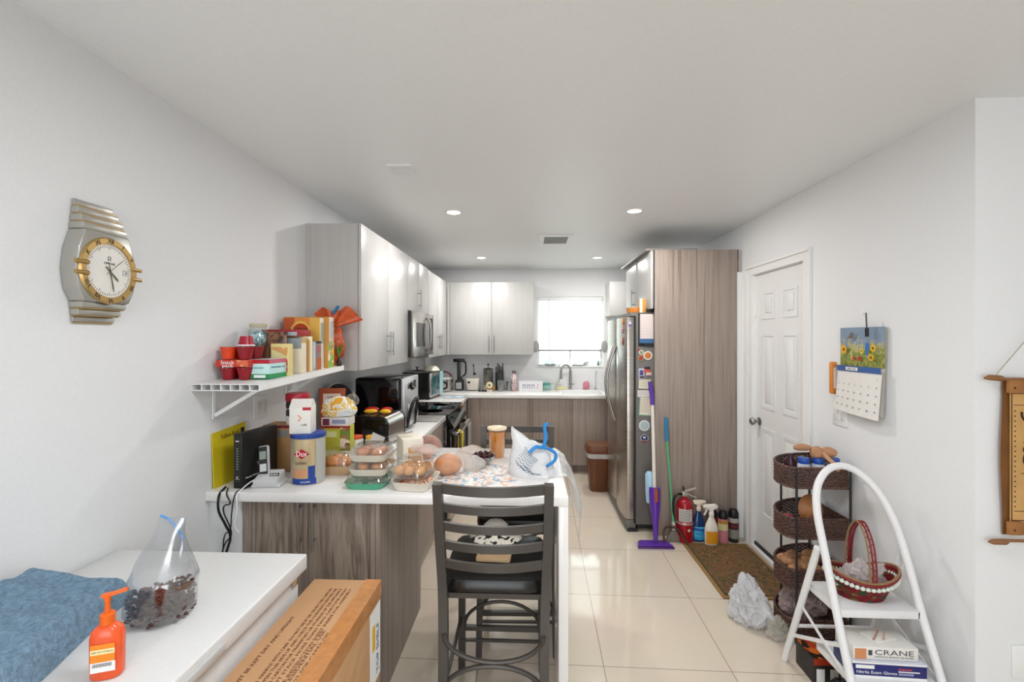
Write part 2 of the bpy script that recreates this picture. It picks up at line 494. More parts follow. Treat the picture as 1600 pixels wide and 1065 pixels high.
# door_1: six panel door in a recessed frame on the right wall
dm = mat('#e6e6e5', 0.42)
m = MB(); XD = XR + 0.014
m.box(XD, XD + 0.035, DY0 + .004, DY1 - .004, 0.055, DZ - .005, dm)
w = (DY1 - DY0)
cols = [(DY0 + 0.10, DY0 + w / 2 - 0.045), (DY0 + w / 2 + 0.045, DY1 - 0.10)]
for (y0, y1) in cols:
    for (z0, z1) in ((0.28, 0.92), (1.06, 1.60), (1.70, 1.90)):
        # raised moulding ring and field
        for (a, b, c, d) in ((y0 + .022, y1 - .022, z0, z0 + .022), (y0 + .022, y1 - .022, z1 - .022, z1), (y0, y0 + .022, z0, z1), (y1 - .022, y1, z0, z1)):
            m.box(XD - 0.005, XD + 0.001, a, b, c, d, dm)
        m.box(XD - 0.005, XD + 0.001, y0 + .045, y1 - .045, z0 + .045, z1 - .045, dm, 0.002)
do = struct('door_1', m)
m = MB(); ky = DY1 - 0.065
m.lathe([(0.0, 0), (0.028, 0.001), (0.03, 0.006), (0.012, 0.012), (0.010, 0.03), (0.018, 0.036), (0.027, 0.048), (0.027, 0.058), (0.018, 0.068), (0.0, 0.070)], M_nickel,
        M=Matrix.Translation((XD, ky, 0.955)) @ Matrix.Rotation(-PI / 2, 4, 'Y'))
m.build('door_knob', do)
m = MB(); m.box(XD - 0.012, XD, DY1 - 0.02, DY1 - 0.004, 1.72, 1.80, M_trim, .002); m.build('hinge', do)
m = MB()
m.box(XR - 0.016, XR + 0.001, DY1, DY1 + 0.085, 0, DZ + 0.07, M_trim)
m.box(XR - 0.022, XR - 0.0165, DY1 + 0.06, DY1 + 0.085, 0, DZ + 0.048, M_trim)
m.box(XR - 0.016, XR + 0.001, DY0 - 0.065, DY0, 0, DZ + 0.07, M_trim)
m.box(XR - 0.0155, XR + 0.0005, DY0 + .0002, DY1 - .0002, DZ, DZ + 0.07, M_trim)
m.box(XR - 0.026, XR - 0.0165, DY0 - 0.065, DY1 + 0.085, DZ + 0.050, DZ + 0.069, M_trim)
m.box(XR - .001, XR + 0.1, DY1 - .004, DY1 + 0.012, 0, DZ, M_trim); m.box(XR - .001, XR + 0.1, DY0 - 0.012, DY0 + .004, 0, DZ, M_trim); m.box(XR - .001, XR + .1, DY0, DY1, DZ - .004, DZ + .01, M_trim)
struct('trim_1', m)
m = MB(); m.box(XR - 0.02, XR + 0.09, DY0, DY1, 0, 0.03, M_trim, .004); m.box(XR + 0.004, XR + 0.03, DY0 + .005, DY1 - .005, 0.03, 0.053, M_dark); struct('trim_2', m)

# wall filler under the counter end, at the left wall
m = MB(); m.box(XL, -1.245, 1.90, 2.60, 0, 0.871, M_wall); struct('wall_stub_left', m)

# ------------------------------------------------------------------ ceiling fittings
LM = lamp_mat('lamp_lens', 9)
def downlight(x, y, label, power):
    t = thing('recessed_light', label, 'ceiling light', (x, y, H), 0, 'recessed kitchen ceiling lights')
    m = MB(); m.lathe([(0.046, -0.001), (0.047, -0.006), (0.062, -0.004), (0.062, 0.0)], M_trim, seg=32); m.build('trim_ring', t)
    m = MB(); m.lathe([(0.0, -0.003), (0.046, -0.003)], LM, seg=32); m.build('lens', t)
    l = bpy.data.lights.new('recessed_light_glow', 'AREA'); l.shape = 'DISK'; l.size = 0.09; l.energy = power; l.color = (1.0, 0.975, 0.95)
    o = bpy.data.objects.new('recessed_light_glow', l); C.objects.link(o); o.location = (x, y, H - 0.012)
downlight(-0.55, 3.21, 'round recessed ceiling light, near left one, over the left counter', 7.9)
downlight(0.725, 3.23, 'round recessed ceiling light, near right one, in front of the tall cabinet', 7.9)
downlight(-0.552, 5.02, 'round recessed ceiling light, far left one, before the back upper cabinets', 7.9)
downlight(0.73, 5.07, 'round recessed ceiling light, far right one, near the window', 7.9)
t = thing('air_vent', 'white square ceiling air vent with grey louvres between the four lights', 'air vent', (0.22, 4.13, H))
m = MB()
for (a, b, c, d) in ((-.105, .105, -.19, -.145), (-.105, .105, .145, .19), (-.15, -.105, -.19, .19), (.105, .15, -.19, .19)): m.box(a, b, c, d, -.012, 0, M_trim)
m.build('frame', t)
m = MB(); gl = mat('#8d8d8c', .5)
m.box(-.105, .105, -.145, .145, -.003, 0, mat('#5c5c5c', .6))
for k in range(14): m.box(-.105, .105, -.142 + k * .0205, -.130 + k * .0205, -.010, -.004, gl)
m.build('louvre', t)
t = thing('air_vent', 'small faint white ceiling vent on the left above the dining end', 'air vent', (-0.687, 2.385, H), math.radians(3))
m = MB()
for (a, b, c, d) in ((-.05, .05, -.065, -.05), (-.05, .05, .05, .065), (-.065, -.05, -.065, .065), (.05, .065, -.065, .065)): m.box(a, b, c, d, -.008, 0, M_trim)
m.build('frame', t)
m = MB()
for k in range(6): m.box(-.05, .05, -.045 + k * .016, -.036 + k * .016, -.006, 0, M_ceil)
m.build('louvre', t)

# ------------------------------------------------------------------ cabinets
def handle(parent, p, L, axis, out, name='handle', r=0.005):
    """bar pull: p centre on the face, out = outward direction"""
    m = MB(); p = Vector(p); a = Vector(axis); o = Vector(out)
    m.cyl(p + o * 0.03 - a * L / 2, p + o * 0.03 + a * L / 2, r, M_nickel, seg=10)
    for s_ in (-1, 1): m.cyl(p + a * (s_ * L * 0.32), p + o * 0.03 + a * (s_ * L * 0.32), r * 0.8, M_nickel, seg=8)
    return m.build(name, parent)
XU = -1.035
def upper(y0, y1, z0, z1, doors, label, hz=None, loc=None):
    t = thing('upper_cabinet', label, 'kitchen cabinet', (0, 0, 0))
    m = MB(); m.box(XL + .001, XU - .02, y0 + .001, y1 - .001, z0, z1, M_carc if y0 > 2.8 else M_greyend)
    m.build('body', t)
    n = len(doors)
    for (a, b, hy) in doors:
        m = MB(); m.box(XU - .018, XU, a + .002, b - .002, z0 + .002, z1 - .002, M_whitecab, .0015); d = m.build('door', t)
        if hy is not None: handle(d, (XU, hy, hz if hz else z0 + .16), 0.17, (0, 0, 1), (1, 0, 0))
    return t
ZU0, ZU1 = 1.365, 2.265
upper(2.73, 3.785, ZU0, ZU1, [(2.73, 3.255, 3.225), (3.255, 3.785, 3.285)], 'white two-door upper cabinet over the left counter, nearest the camera')
upper(3.79, 4.55, 1.80, ZU1, [(3.79, 4.17, 4.13), (4.17, 4.55, None)], 'short white upper cabinet directly above the microwave', hz=1.92)
upper(4.555, 5.555, ZU0, 2.255, [(4.555, 5.04, 4.99), (5.04, 5.53, 5.10)], 'white upper cabinet on the left wall beyond the microwave')
# back wall upper
t = thing('upper_cabinet', 'white two-door upper cabinet on the back wall left of the window', 'kitchen cabinet')
m = MB(); m.box(XU + .002, 0.03, 5.58, YB - .001, ZU0, 2.255, M_carc); m.build('body', t)
for (a, b, hx) in ((-1.0, -.485, -.515), (-.485, .03, -.455)):
    m = MB(); m.box(a + .002, b - .002, 5.56, 5.578, ZU0 + .002, 2.253, M_whitecab, .0015); d = m.build('door', t)
    handle(d, (hx, 5.56, 1.50), 0.2, (0, 0, 1), (0, -1, 0))
m = MB(); m.box(XU + .001, -1.002, 5.56, 5.578, ZU0, 2.255, M_whitecab); m.build('filler_strip', t)
t = thing('upper_cabinet', 'white upper cabinet on the back wall right of the window', 'kitchen cabinet')
m = MB(); m.box(0.95, 1.65, 5.58, YB - .001, 1.84, 2.255, M_carc); m.build('body', t)
m = MB(); m.box(0.952, 1.64, 5.56, 5.578, 1.842, 2.253, M_whitecab, .0015); m.build('door', t)
# cabinet over the fridge
t = thing('upper_cabinet', 'white two-door cabinet above the steel refrigerator', 'kitchen cabinet')
XF = 0.975
m = MB(); m.box(XF + .02, XR - .002, 3.672, 4.62, 1.81, 2.265, M_carc); m.box(XF - .0, XF + .02, 3.672, 4.62, 1.81, 2.265, M_dark); m.build('body', t)
for (a, b, hy) in ((3.675, 4.135, None), (4.185, 4.618, 4.25)):
    m = MB(); m.box(XF - .02, XF - .001, a, b, 1.80, 2.262, M_whitecab, .0015); d = m.build('door', t)
    if hy: handle(d, (XF - .02, hy, 1.93), 0.17, (0, 0, 1), (-1, 0, 0))
m = MB(); m.box(XF - .055, XF + .35, 3.70, 4.70, 2.267, 2.285, mat('#8e8a86', .6)); solo(m, 'top_board', 'grey board lying flat on top of the cabinet above the refrigerator', 'board')
# tall end panel
t = thing('tall_cabinet', 'tall grey-brown wood panel cabinet between refrigerator and white door', 'tall cabinet')
m = MB(); m.box(0.98, 1.618, 3.65, 3.668, 0.0, 2.262, M_wood, .001); m.build('end_panel', t)
m = MB(); m.box(1.618, 1.634, 3.655, 3.668, 2.09, 2.262, M_wood2); m.build('filler_strip', t)
m = MB(); m.box(1.6185, XR - .0005, 3.652, 3.664, 0.0, 2.085, M_trim); m.build('white_filler', t)

# counters
t = thing('countertop', 'white breakfast peninsula top with waterfall end, joined to the left counter', 'countertop')
m = MB(); m.box(XL + .001, 0.152, 1.87, 2.69, 0.872, 0.912, M_counter, .003); m.build('peninsula_top', t)
m = MB(); m.box(0.112, 0.152, 1.87, 2.69, 0.0, 0.8715, M_counter, .002); m.build('waterfall_leg', t)
m = MB(); m.box(XL + .001, -0.722, 2.6902, 3.825, 0.872, 0.912, M_counter, .003); m.build('side_top', t)
m = MB()
m.box(XL + .001, -0.722, 4.60, 5.245, 0.872, 0.912, M_counter, .003)
m.box(XL + .001, -0.012 + 0.36, 5.2452, YB - .001, 0.872, 0.912, M_counter, .003)
m.box(0.86, XR - .001, 5.2452, YB - .001, 0.872, 0.912, M_counter, .003)
m.box(0.348, 0.86, 5.2452, 5.33, 0.872, 0.912, M_counter, .003)
m.box(0.348, 0.86, 5.78, YB - .001, 0.872, 0.912, M_counter, .003)
solo(m, 'countertop', 'white countertop running along the back wall under the window', 'countertop')
t = thing('kitchen_sink', 'white rectangular sink set into the back counter under the window', 'sink', (0.604, 5.555, .912))
m = MB()
m.box(-.255, .255, -.224, .224, -.19, -.18, M_white); m.box(-.255, -.245, -.224, .224, -.18, .004, M_white, .002); m.box(.245, .255, -.224, .224, -.18, .004, M_white, .002)
m.box(-.245, .245, -.224, -.214, -.18, .004, M_white, .002); m.box(-.245, .245, .214, .224, -.18, .004, M_white, .002)
m.build('basin', t)
m = MB(); m.lathe([(0.0, 0.003), (0.03, 0.003), (0.034, 0)], M_steel, (0, 0, -.18)); m.build('drain', t)

# base cabinets
def base_cab(label, x0, x1, y0, y1, face, fronts, wood, toe=True):
    """face 'x+' or 'y-'; fronts: list (a,b,z0,z1,name,handle)"""
    t = thing('base_cabinet', label, 'kitchen cabinet')
    m = MB()
    if 'sink' in label:
        m.box(x0, x0 + .018, y0, y1, .10, .871, wood); m.box(x1 - .018, x1, y0, y1, .10, .871, wood); m.box(x0 + .018, x1 - .018, y0, y1, .10, .118, wood)
    else: m.box(x0, x1, y0, y1, 0.10, 0.871, wood)
    if face == 'x+': m.box(x0, x1 - .06, y0, y1, 0, 0.10, M_wood2)
    else: m.box(x0, x1, y0 + .06, y1, 0, 0.10, M_wood2)
    m.build('body', t)
    for (a, b, z0, z1, nm, hp) in fronts:
        m = MB()
        if face == 'x+': m.box(x1, x1 + .018, a + .0015, b - .0015, z0, z1, wood, .001)
        else: m.box(a + .0015, b - .0015, y0 - .018, y0, z0, z1, wood, .001)
        d = m.build(nm, t)
        if hp:
            kind, u, v = hp
            ax = (0, 0, 1) if kind == 'v' else ((0, 1, 0) if face == 'x+' else (1, 0, 0))
            if face == 'x+': handle(d, (x1 + .018, u, v), .16, ax, (1, 0, 0))
            else: handle(d, (u, y0 - .018, v), .22, ax, (0, -1, 0), r=.006)
    return t
# peninsula front, facing the camera
t = base_cab('grey-brown double-door base cabinet under the peninsula, facing the camera', -1.243, -.66, 1.93, 2.60, 'y-',
             [(-1.243, -.955, .10, .868, 'door', ('v', -.985, .775)), (-.955, -.685, .10, .868, 'door', ('v', -.925, .775))], M_wood2)
m = MB(); m.box(-.683, -.662, 1.905, 1.93, .0, .871, M_wood2); m.build('filler_strip', t)
m = MB(); m.box(-.66, -.642, 1.905, 2.62, 0, .871, M_wood); m.build('side_panel', t)
m = MB(); m.box(-1.243, -.683, 1.93, 1.95, 0, .10, M_wood2); m.build('kick_board', t)
base_cab('grey-brown base cabinet with drawers under the left counter', -1.37, -.76, 2.645, 3.06, 'x+',
         [(2.645, 3.06, .70, .868, 'drawer', ('h', 2.85, .785)), (2.645, 3.06, .41, .697, 'drawer', ('h', 2.85, .60)), (2.645, 3.06, .105, .407, 'drawer', ('h', 2.85, .32))], M_wood)
base_cab('grey-brown base cabinet with one door beside the range', -1.37, -.76, 3.062, 3.825, 'x+',
         [(3.062, 3.825, .105, .868, 'door', ('v', 3.78, .75))], M_wood)
base_cab('grey-brown corner base cabinet beyond the range', -1.37, -.76, 4.60, 5.25, 'x+', [(4.60, 5.22, .105, .868, 'door', None)], M_wood)
base_cab('grey-brown base cabinet on the back wall, left end', -.74, 0.013, 5.285, 5.88, 'y-', [(-.70, 0.013, .105, .868, 'door', None)], M_wood)
base_cab('grey-brown two-door sink cabinet below the window', .015, .87, 5.285, 5.88, 'y-', [(.015, .475, .105, .868, 'door', None), (.475, .87, .105, .868, 'door', None)], M_wood)
base_cab('grey-brown base cabinet in the back right corner beside the bin', .872, XR - .005, 5.285, 5.88, 'y-', [(.872, 1.6, .105, .868, 'door', None)], M_wood)

# ------------------------------------------------------------------ refrigerator (doors face the aisle, to the left)
fs = grain('brushed_steel', ['#a9a39b', '#b5afa8', '#bdb8b1'], 3, 60, 0.3)
for n_ in fs.node_tree.nodes:
    if n_.type == 'BSDF_PRINCIPLED': n_.inputs['Metallic'].default_value = 1.0
    if n_.type == 'BUMP': n_.inputs['Strength'].default_value = 0.02
fsd = mat('#6f6b67', 0.5, 0.3)
t = thing('refrigerator', 'large stainless steel refrigerator with magnets on its side', 'refrigerator', (0, 0, 0))
m = MB(); m.box(.845, 1.64, 3.715, 4.62, .06, 1.745, fsd, .004); m.box(.83, .845, 3.72, 4.615, .07, 1.74, M_dark); m.build('body', t)
m = MB(); m.box(.80, 1.55, 3.73, 4.61, 1.745, 1.772, mat('#7d7a77', .5)); m.build('top_cap', t)
def fdoor(y0, y1, z0, z1, nm):
    m = MB()
    def f(u, v):
        return (.775 - .022 * math.sin(PI * u) ** 0.6, y0 + (y1 - y0) * u, z0 + (z1 - z0) * v)
    m.grid(f, 20, 1, fs)
    m.box(.7755, .829, y0, y1, z0, z1, fs, .003)
    return m.build(nm, t)
d1 = fdoor(3.718, 4.155, .10, 1.735, 'door'); d2 = fdoor(4.163, 4.618, .10, 1.735, 'door')
for (d, yy) in ((d1, 4.115), (d2, 4.205)):
    m = MB(); pts = [(.755, yy, .83)] + [(.755 - .075 * math.sin(PI * k / 14), yy, .83 + .66 * k / 14) for k in range(1, 14)] + [(.755, yy, 1.49)]
    m.tube(pts, .011, M_steel, 10); m.build('handle', d)
m = MB(); m.box(.765, .845, 3.72, 4.61, .015, .095, fsd, .004); m.box(.78, .86, 3.716, 3.80, 0.0, .03, M_dark); m.box(.80, .86, 4.52, 4.6, 0.0, .03, M_dark); m.box(.86, 1.6, 3.74, 4.6, .03, .06, M_dark)
m.build('base_grille', t)

# ------------------------------------------------------------------ range and microwave
t = thing('kitchen_range', 'black and steel electric range with glass cooktop between the counters', 'range')
m = MB(); m.box(-1.36, -.72, 3.832, 4.592, .02, .90, M_dark, .003); m.build('body', t)
m = MB(); m.box(-1.36, -.70, 3.83, 4.594, .902, .918, M_blackgl, .003)
for (x, y, r) in ((-1.2, 4.02, .075), (-1.2, 4.4, .095), (-.88, 4.02, .095), (-.88, 4.4, .075)):
    m.lathe([(r - .003, .9185), (r, .9185)], mat('#4a4a4c', .3), (x, y, 0), seg=36)
m.build('cooktop', t)
m = MB(); m.prism([(0, 0), (.07, 0), (.012, .095), (0, .095)], .762, M_blackgl, frame((-.719, 4.593, .80), (1, 0, 0), (0, 0, 1)))
m.build('control_panel', t)
m = MB(); m.box(-.718, -.672, 3.84, 4.585, .20, .79, M_blackgl, .004); od = m.build('oven_door', t)
m = MB(); m.cyl((-.615, 3.88, .745), (-.615, 4.545, .745), .014, M_steel, seg=14)
for y in (3.90, 4.525): m.box(-.675, -.61, y - .02, y + .02, .73, .76, M_steel, .004)
m.build('handle', od)
m = MB(); m.box(-.718, -.675, 3.84, 4.585, .03, .19, M_steel, .003); m.build('drawer', t)

t = thing('microwave_oven', 'steel over-the-range microwave oven with curved handle', 'microwave')
m = MB(); m.box(XL + .002, -1.012, 3.793, 4.547, 1.405, 1.797, M_black, .003); m.build('body', t)
m = MB(); m.box(-1.011, -.985, 3.793, 4.33, 1.405, 1.797, M_steel, .003); d = m.build('door', t)
m = MB(); m.box(-.9845, -.983, 3.87, 4.20, 1.49, 1.70, M_blackgl); m.build('window', d)
m = MB(); m.tube(spline([(-.985, 4.27, 1.44), (-.955, 4.265, 1.49), (-.945, 4.26, 1.6), (-.955, 4.265, 1.71), (-.985, 4.27, 1.76)], 6), .010, M_nickel, 10); m.build('handle', d)
m = MB(); m.box(-1.011, -.985, 4.332, 4.547, 1.405, 1.797, M_steel, .003); m.box(-.9848, -.984, 4.36, 4.52, 1.45, 1.76, M_dark)
m.build('control_panel', t)
# ------------------------------------------------------------------ bar chairs
M_cm = mat('#4b4743', 0.38, 0.35)
M_seat = mat('#191716', 0.28, bump=0.06, bscale=90)
def make_chair(label):
    """origin on the floor under the seat; back towards -y; front legs at +y"""
    t = thing('bar_chair', label, 'chair', group='black ladder-back bar chairs at the peninsula')
    W = .203
    for s_ in (-1, 1):
        # rear post: floor -> seat -> top
        m = MB(); pts = spline([(s_ * (W - .012), -.275, 0), (s_ * (W - .018), -.245, .30), (s_ * (W - .012), -.215, .60), (s_ * (W - .004), -.228, .80), (s_ * W, -.262, 1.035)], 5)
        m.bar(pts, .034, .030, M_cm, side=(0, 1, 0)); m.build('rear_post', t)
        m = MB(); m.bar([(s_ * (W - .014), .235, 0), (s_ * (W - .022), .19, .60)], .030, .030, M_cm, side=(0, 1, 0)); m.build('leg', t)
    for (z, yy, hh, wd) in ((1.018, -.258, .036, W), (.945, -.247, .030, W - .006), (.872, -.236, .030, W - .008), (.800, -.227, .030, W - .010), (.728, -.221, .030, W - .012)):
        m = MB(); pts = [(wd * (2 * k / 10 - 1), yy - .028 * (1 - (2 * k / 10 - 1) ** 2), z - .006 * (1 - (2 * k / 10 - 1) ** 2)) for k in range(11)]
        m.bar(pts, .014, hh, M_cm, side=(0, 0, 1)); m.build('back_rail', t)
    m = MB(); m.lathe([(0.0, .600), (.188, .600), (.205, .612), (.208, .63), (.197, .652), (.16, .664), (0, .668)], M_seat, (0, 0, 0), seg=40, sq=7, sy=1.02)
    m.build('seat', t)
    m = MB(); m.box(-.182, .182, -.195, .19, .580, .600, M_cm); m.build('seat_frame', t)
    # front footrest with arch, side stretchers, rear arcs
    m = MB(); m.bar([(-.188, .222, .205), (.188, .222, .205)], .02, .02, M_cm, side=(0, 0, 1))
    m.tube([(.175 * math.cos(PI * k / 16), .222, .215 + .115 * math.sin(PI * k / 16)) for k in range(17)], .008, M_cm, 8)
    m.bar([(-.188, .21, .155), (.188, .21, .155)], .012, .012, M_cm, side=(0, 0, 1))
    m.build('footrest', t)
    m = MB(); m.tube([(.183 * math.cos(PI + PI * k / 16), -.243, .475 + .10 * math.sin(PI + PI * k / 16)) for k in range(17)], .009, M_cm, 8)
    m.tube([(.183 * math.cos(PI * k / 16), -.247, .265 + .10 * math.sin(PI * k / 16)) for k in range(17)], .009, M_cm, 8)
    m.build('rear_stretcher', t)
    for s_ in (-1, 1):
        m = MB(); m.bar([(s_ * .186, -.25, .26), (s_ * .188, .215, .26)], .014, .014, M_cm, side=(0, 0, 1)); m.build('side_stretcher', t)
    return t
ch = make_chair('black ladder-back bar chair nearest the camera, back towards us, hat on its seat')
ch.location = (-.138, 1.905, 0)
ch2 = copy_tree(ch); ch2['label'] = 'black ladder-back bar chair on the far side of the peninsula, facing the camera'
ch2.location = (-.075, 2.47, 0); ch2.rotation_euler = (0, 0, PI + .03)
# hat and wallet on the seat
dots = art('polka_dot_fabric', ['#211f1e', '#ece5d6', '#efe8da', '#e9e1d2'], 70)
t = thing('sun_hat', 'cream cloth hat with black spots lying on the near bar chair seat', 'hat', (-.155, 2.0, .668))
m = MB(); m.lathe([(.115, .022), (.10, .030), (.062, .04), (.055, .072), (.035, .088), (0, .092)], dots, seg=36, sy=.8); m.build('brim', t)
m = MB(); m.lathe([(.057, .060), (.052, .075), (.034, .091), (0, .095)], M_offw, seg=30, sy=.8); m.build('crown', t)
t = thing('handbag', 'small tan leather purse under the spotted hat on the near bar chair', 'purse', (-.15, 1.86, .668), -.05)
m = MB(); m.box(-.07, .07, -.055, .075, 0, .022, mat('#d5b48a', .5, bump=.05), .008); m.build('body', t)
m = MB(); m.bar([(-.055, -.03, .0235), (.0, -.015, .0245), (.05, .03, .0235)], .012, .002, mat('#8a6236', .5)); m.build('strap', t)

# ------------------------------------------------------------------ left foreground: freezer, box, towel, soap, bag
t = thing('chest_freezer', 'white chest freezer with rounded lid in the left foreground', 'freezer')
fm = mat('#dcdcdb', .35)
m = MB(); m.box(-1.365, -.748, .25, 1.44, .03, .80, fm, .012); m.build('body', t)
m = MB(); m.box(-1.368, -.728, .24, 1.452, .812, .862, fm, .006, seg=3); lid = m.build('lid', t)
m = MB(); m.box(-1.36, -.745, .25, 1.445, .80, .812, mat('#8b8b8a', .7)); m.build('gasket', t)
m = MB(); m.box(-.728, -.722, .70, 1.05, .822, .842, mat('#c4c4c3', .3), .002); m.build('handle_recess', lid)
m = MB(); m.box(-.7479, -.742, 1.39, 1.42, .78, .83, M_chrome, .002); m.build('hinge', t)

t = thing('cardboard_box', 'large brown taped cardboard carton standing beside the white freezer', 'box', (-.617, 0, 0), 0)
m = MB(); m.box(-.112, .112, .70, 1.505, .002, .745, M_card, .003); m.build('carton', t)
m = MB(); m.box(-.113, .085, .70, 1.506, .7455, .750, M_card, .001)
m.box(.088, .114, .70, 1.506, .7455, .7515, M_card, .001); m.build('top_flap', t)
tpm = mat('#bd8350', .12, var=.12, vscale=40)
m = MB(); m.box(.062, .1145, .70, 1.507, .752, .7526, tpm); m.box(.1142, .1150, .70, 1.507, .70, .752, tpm); m.build('packing_tape', t)
bt = mat('#6b4630', .8)
m = MB()
def boxline(s, x, y, size, width):
    m.text(s, size, bt, frame((x, y, .7505), (0, 1, 0), (-1, 0, 0)), width, .0003)
boxline('THIS BOX MUST BE KEPT DRY AND UPRIGHT', -.075, 1.12, .014, .36)
for k, ln in enumerate(['CAUTION  HANDLE WITH CARE  DO NOT DROP OR CRUSH THIS CARTON', 'PLEASE OPEN THIS SIDE UP AND CHECK THE CONTENTS BEFORE USE', 'KEEP THIS CARTON FOR TRANSPORT OR STORAGE OF THE APPLIANCE', 'DO NOT STACK MORE THAN TWO CARTONS HIGH', 'SEE THE INSTRUCTION SHEET INSIDE FOR ASSEMBLY']):
    boxline(ln, -.03 + k * .016, 1.22, .0125, .46)
boxline('NOT FOR CARRY-ON', .043 + .017, 1.13, .014, .20); boxline('RESIDENTIAL USE', .043 + .001, 1.14, .014, .20)
m.build('printing', t)
m = MB(); m.box(.1122, .1130, 1.405, 1.50, .45, .69, M_white); lb = m.build('shipping_label', t)
m = MB(); m.box(.1131, .1136, 1.425, 1.45, .56, .64, M_yellow)
m.text('TOP SHELF', .03, mat('#2b4a66', .6), frame((.1133, 1.475, .55), (0, 0, 1), (0, -1, 0)), .16, .0003); m.build('label_print', lb)

# towel
tw = mat('#86a5bd', .95, bump=1.0, bscale=260, var=.22, vscale=90)
def towel(u, v):
    # u left to right, v near to far: a folded pile with rounded folds
    x = -1.365 + (.40 + .02 * math.sin(v * 5)) * u * (1 - .30 * v) + .03 * v; y = .62 + .585 * v - .03 * u * v
    e = min(1 - u, v, 1 - v); h = .075 * min(1, max(0, e) / .06) ** .5
    h += (.0045 * math.sin(v * 62 + 4 * u + 3 * noise.noise(Vector((u * 2, v * 2, 0)))) + .014 * noise.noise(Vector((u * 2.5, v * 3, 1))) + .0022 * noise.noise(Vector((u * 130, v * 190, 4)))) * min(1, max(0, e) / .08)
    return (x, y, .8635 + max(0, h))
m = MB(); m.grid(towel, 170, 260, tw, 0)
m.grid(lambda u, v: (lambda p: (p[0], p[1], .8632))(towel(u, v)), 20, 20, tw)
solo(m, 'towel', 'folded blue terry towel on the left end of the freezer lid', 'towel')

# orange soap bottle
t = thing('soap_bottle', 'orange pump bottle of hand soap standing on the freezer beside the towel', 'soap bottle', (-.878, .908, .8625), math.radians(20)); t.scale = (.82, .9, 1)
sm = mat('#e8592a', .22, var=.08, vscale=30)
m = MB(); m.lathe([(.026, 0), (.031, .004), (.032, .03), (.032, .085), (.029, .097), (.019, .106), (.013, .110)], sm, seg=36, sx=1.08, sy=.62, sq=3.2); m.build('bottle', t)
m = MB(); m.lathe([(.0145, .108), (.0155, .109), (.0155, .128), (.012, .131), (.006, .131), (.0055, .155), (.0075, .156), (.0075, .166), (.004, .168)], mat('#e56412', .3), seg=24)
m.bar([(-.012, 0, .166), (.012, 0, .168), (.042, 0, .174)], .010, .006, mat('#e56412', .3)); m.build('pump', t)
m = MB(); lf = frame((0, -.0212, .052), (1, 0, 0), (0, 0, 1))
m.box(-.025, .025, -.030, .024, 0, .0005, mat('#f08a1c', .5), M=lf); m.box(-.025, .025, .004, .014, .0005, .0008, mat('#f6e3a8', .5), M=lf)
m.box(-.025, .026, -.032, -.012, .0005, .0010, M_white, M=lf)
for k in range(22): m.box(-.020 + k * .0018, -.0192 + k * .0018, -.021, -.014, .001, .0013, M_ink, M=lf)
m.text('KEEP OUT OF REACH', .005, M_ink, lf @ Matrix.Translation((0, .009, .0009)), .044, .0001)
m.build('label', t)

# zip bag of dark beans
t = thing('zip_bag', 'clear zip bag half full of brown beans, with a blue zipper, on the freezer', 'plastic bag', (-.924, 1.10, .8625), .15)
zf = clear('zip_bag_film', '#f6f8fa', .30, .12)
def zb(u, v):
    a = 2 * PI * u; prof = [(.0, .060, .045), (.10, .078, .062), (.40, .080, .055), (.62, .058, .030), (.85, .036, .012), (1.0, .030, .003)]
    for k in range(len(prof) - 1):
        if v <= prof[k + 1][0]: break
    f = (v - prof[k][0]) / (prof[k + 1][0] - prof[k][0]); rx = prof[k][1] * (1 - f) + prof[k + 1][1] * f; ry = prof[k][2] * (1 - f) + prof[k + 1][2] * f
    n_ = 1 + .10 * noise.noise(Vector((math.cos(a) * 1.6, math.sin(a) * 1.6, v * 4)))
    return (rx * math.cos(a) * n_ + .025 * v * v, ry * math.sin(a) * n_, .003 + .245 * v)
m = MB(); m.grid(zb, 40, 30, zf); m.build('bag', t)
m = MB(); m.tube([(-.002, 0, .256), (.015, 0, .248), (.035, 0, .225), (.052, 0, .195)], .0028, mat('#4b8fd0', .4), 8); m.build('zipper', t)
bm_ = mat('#5a4035', .5, var=.4, vscale=150)
random.seed(3); m = MB()
for k in range(620):
    while True:
        x, y, z = random.uniform(-.075, .075), random.uniform(-.058, .058), random.uniform(.008, .088)
        if (x / .074) ** 2 + (y / .055) ** 2 < 1 and z < .075 + .15 * x + random.uniform(-.006, .006): break
    R = Matrix.Rotation(random.uniform(0, PI), 3, random.choice('XYZ')).to_4x4()
    m.ell((x, y, z), (.0072, .0045, .004), bm_, 1, M=R)
o = solo(m, 'beans', 'heap of small brown beans inside the clear zip bag', 'beans', (-.924, 1.10, .8625), .15); o['kind'] = 'stuff'

# ------------------------------------------------------------------ wall clock shaped like a wrist watch
t = thing('wall_clock', 'wall clock shaped like a giant wrist watch with steel strap and gold bezel', 'clock', (XL + .004, 1.372, 1.772)); t.scale = (1, .93, 1)
FR = frame((0, 0, 0), (0, 1, 0), (0, 0, 1))        # local x=right(y), y=up, z=into room
sm_ = mat('#b4b2ab', .32, .75); gm = mat('#b99a62', .34, .75)
case = [(-.080, .118), (-.100, .06), (-.108, 0), (-.100, -.06), (-.080, -.100), (.080, -.100), (.100, -.06), (.108, 0), (.100, .06), (.080, .118)]
m = MB(); m.prism(case, .052, sm_, FR, .006); m.build('case', t)
m = MB(); m.lathe([(.082, .052), (.084, .060), (.100, .060), (.104, .053)], gm, seg=56, M=FR, open_=True); bz = m.build('bezel', t)
m = MB(); m.lathe([(0, .0545), (.083, .0545)], mat('#e9e6df', .4), seg=48, M=FR); dl = m.build('dial', t)
m = MB()
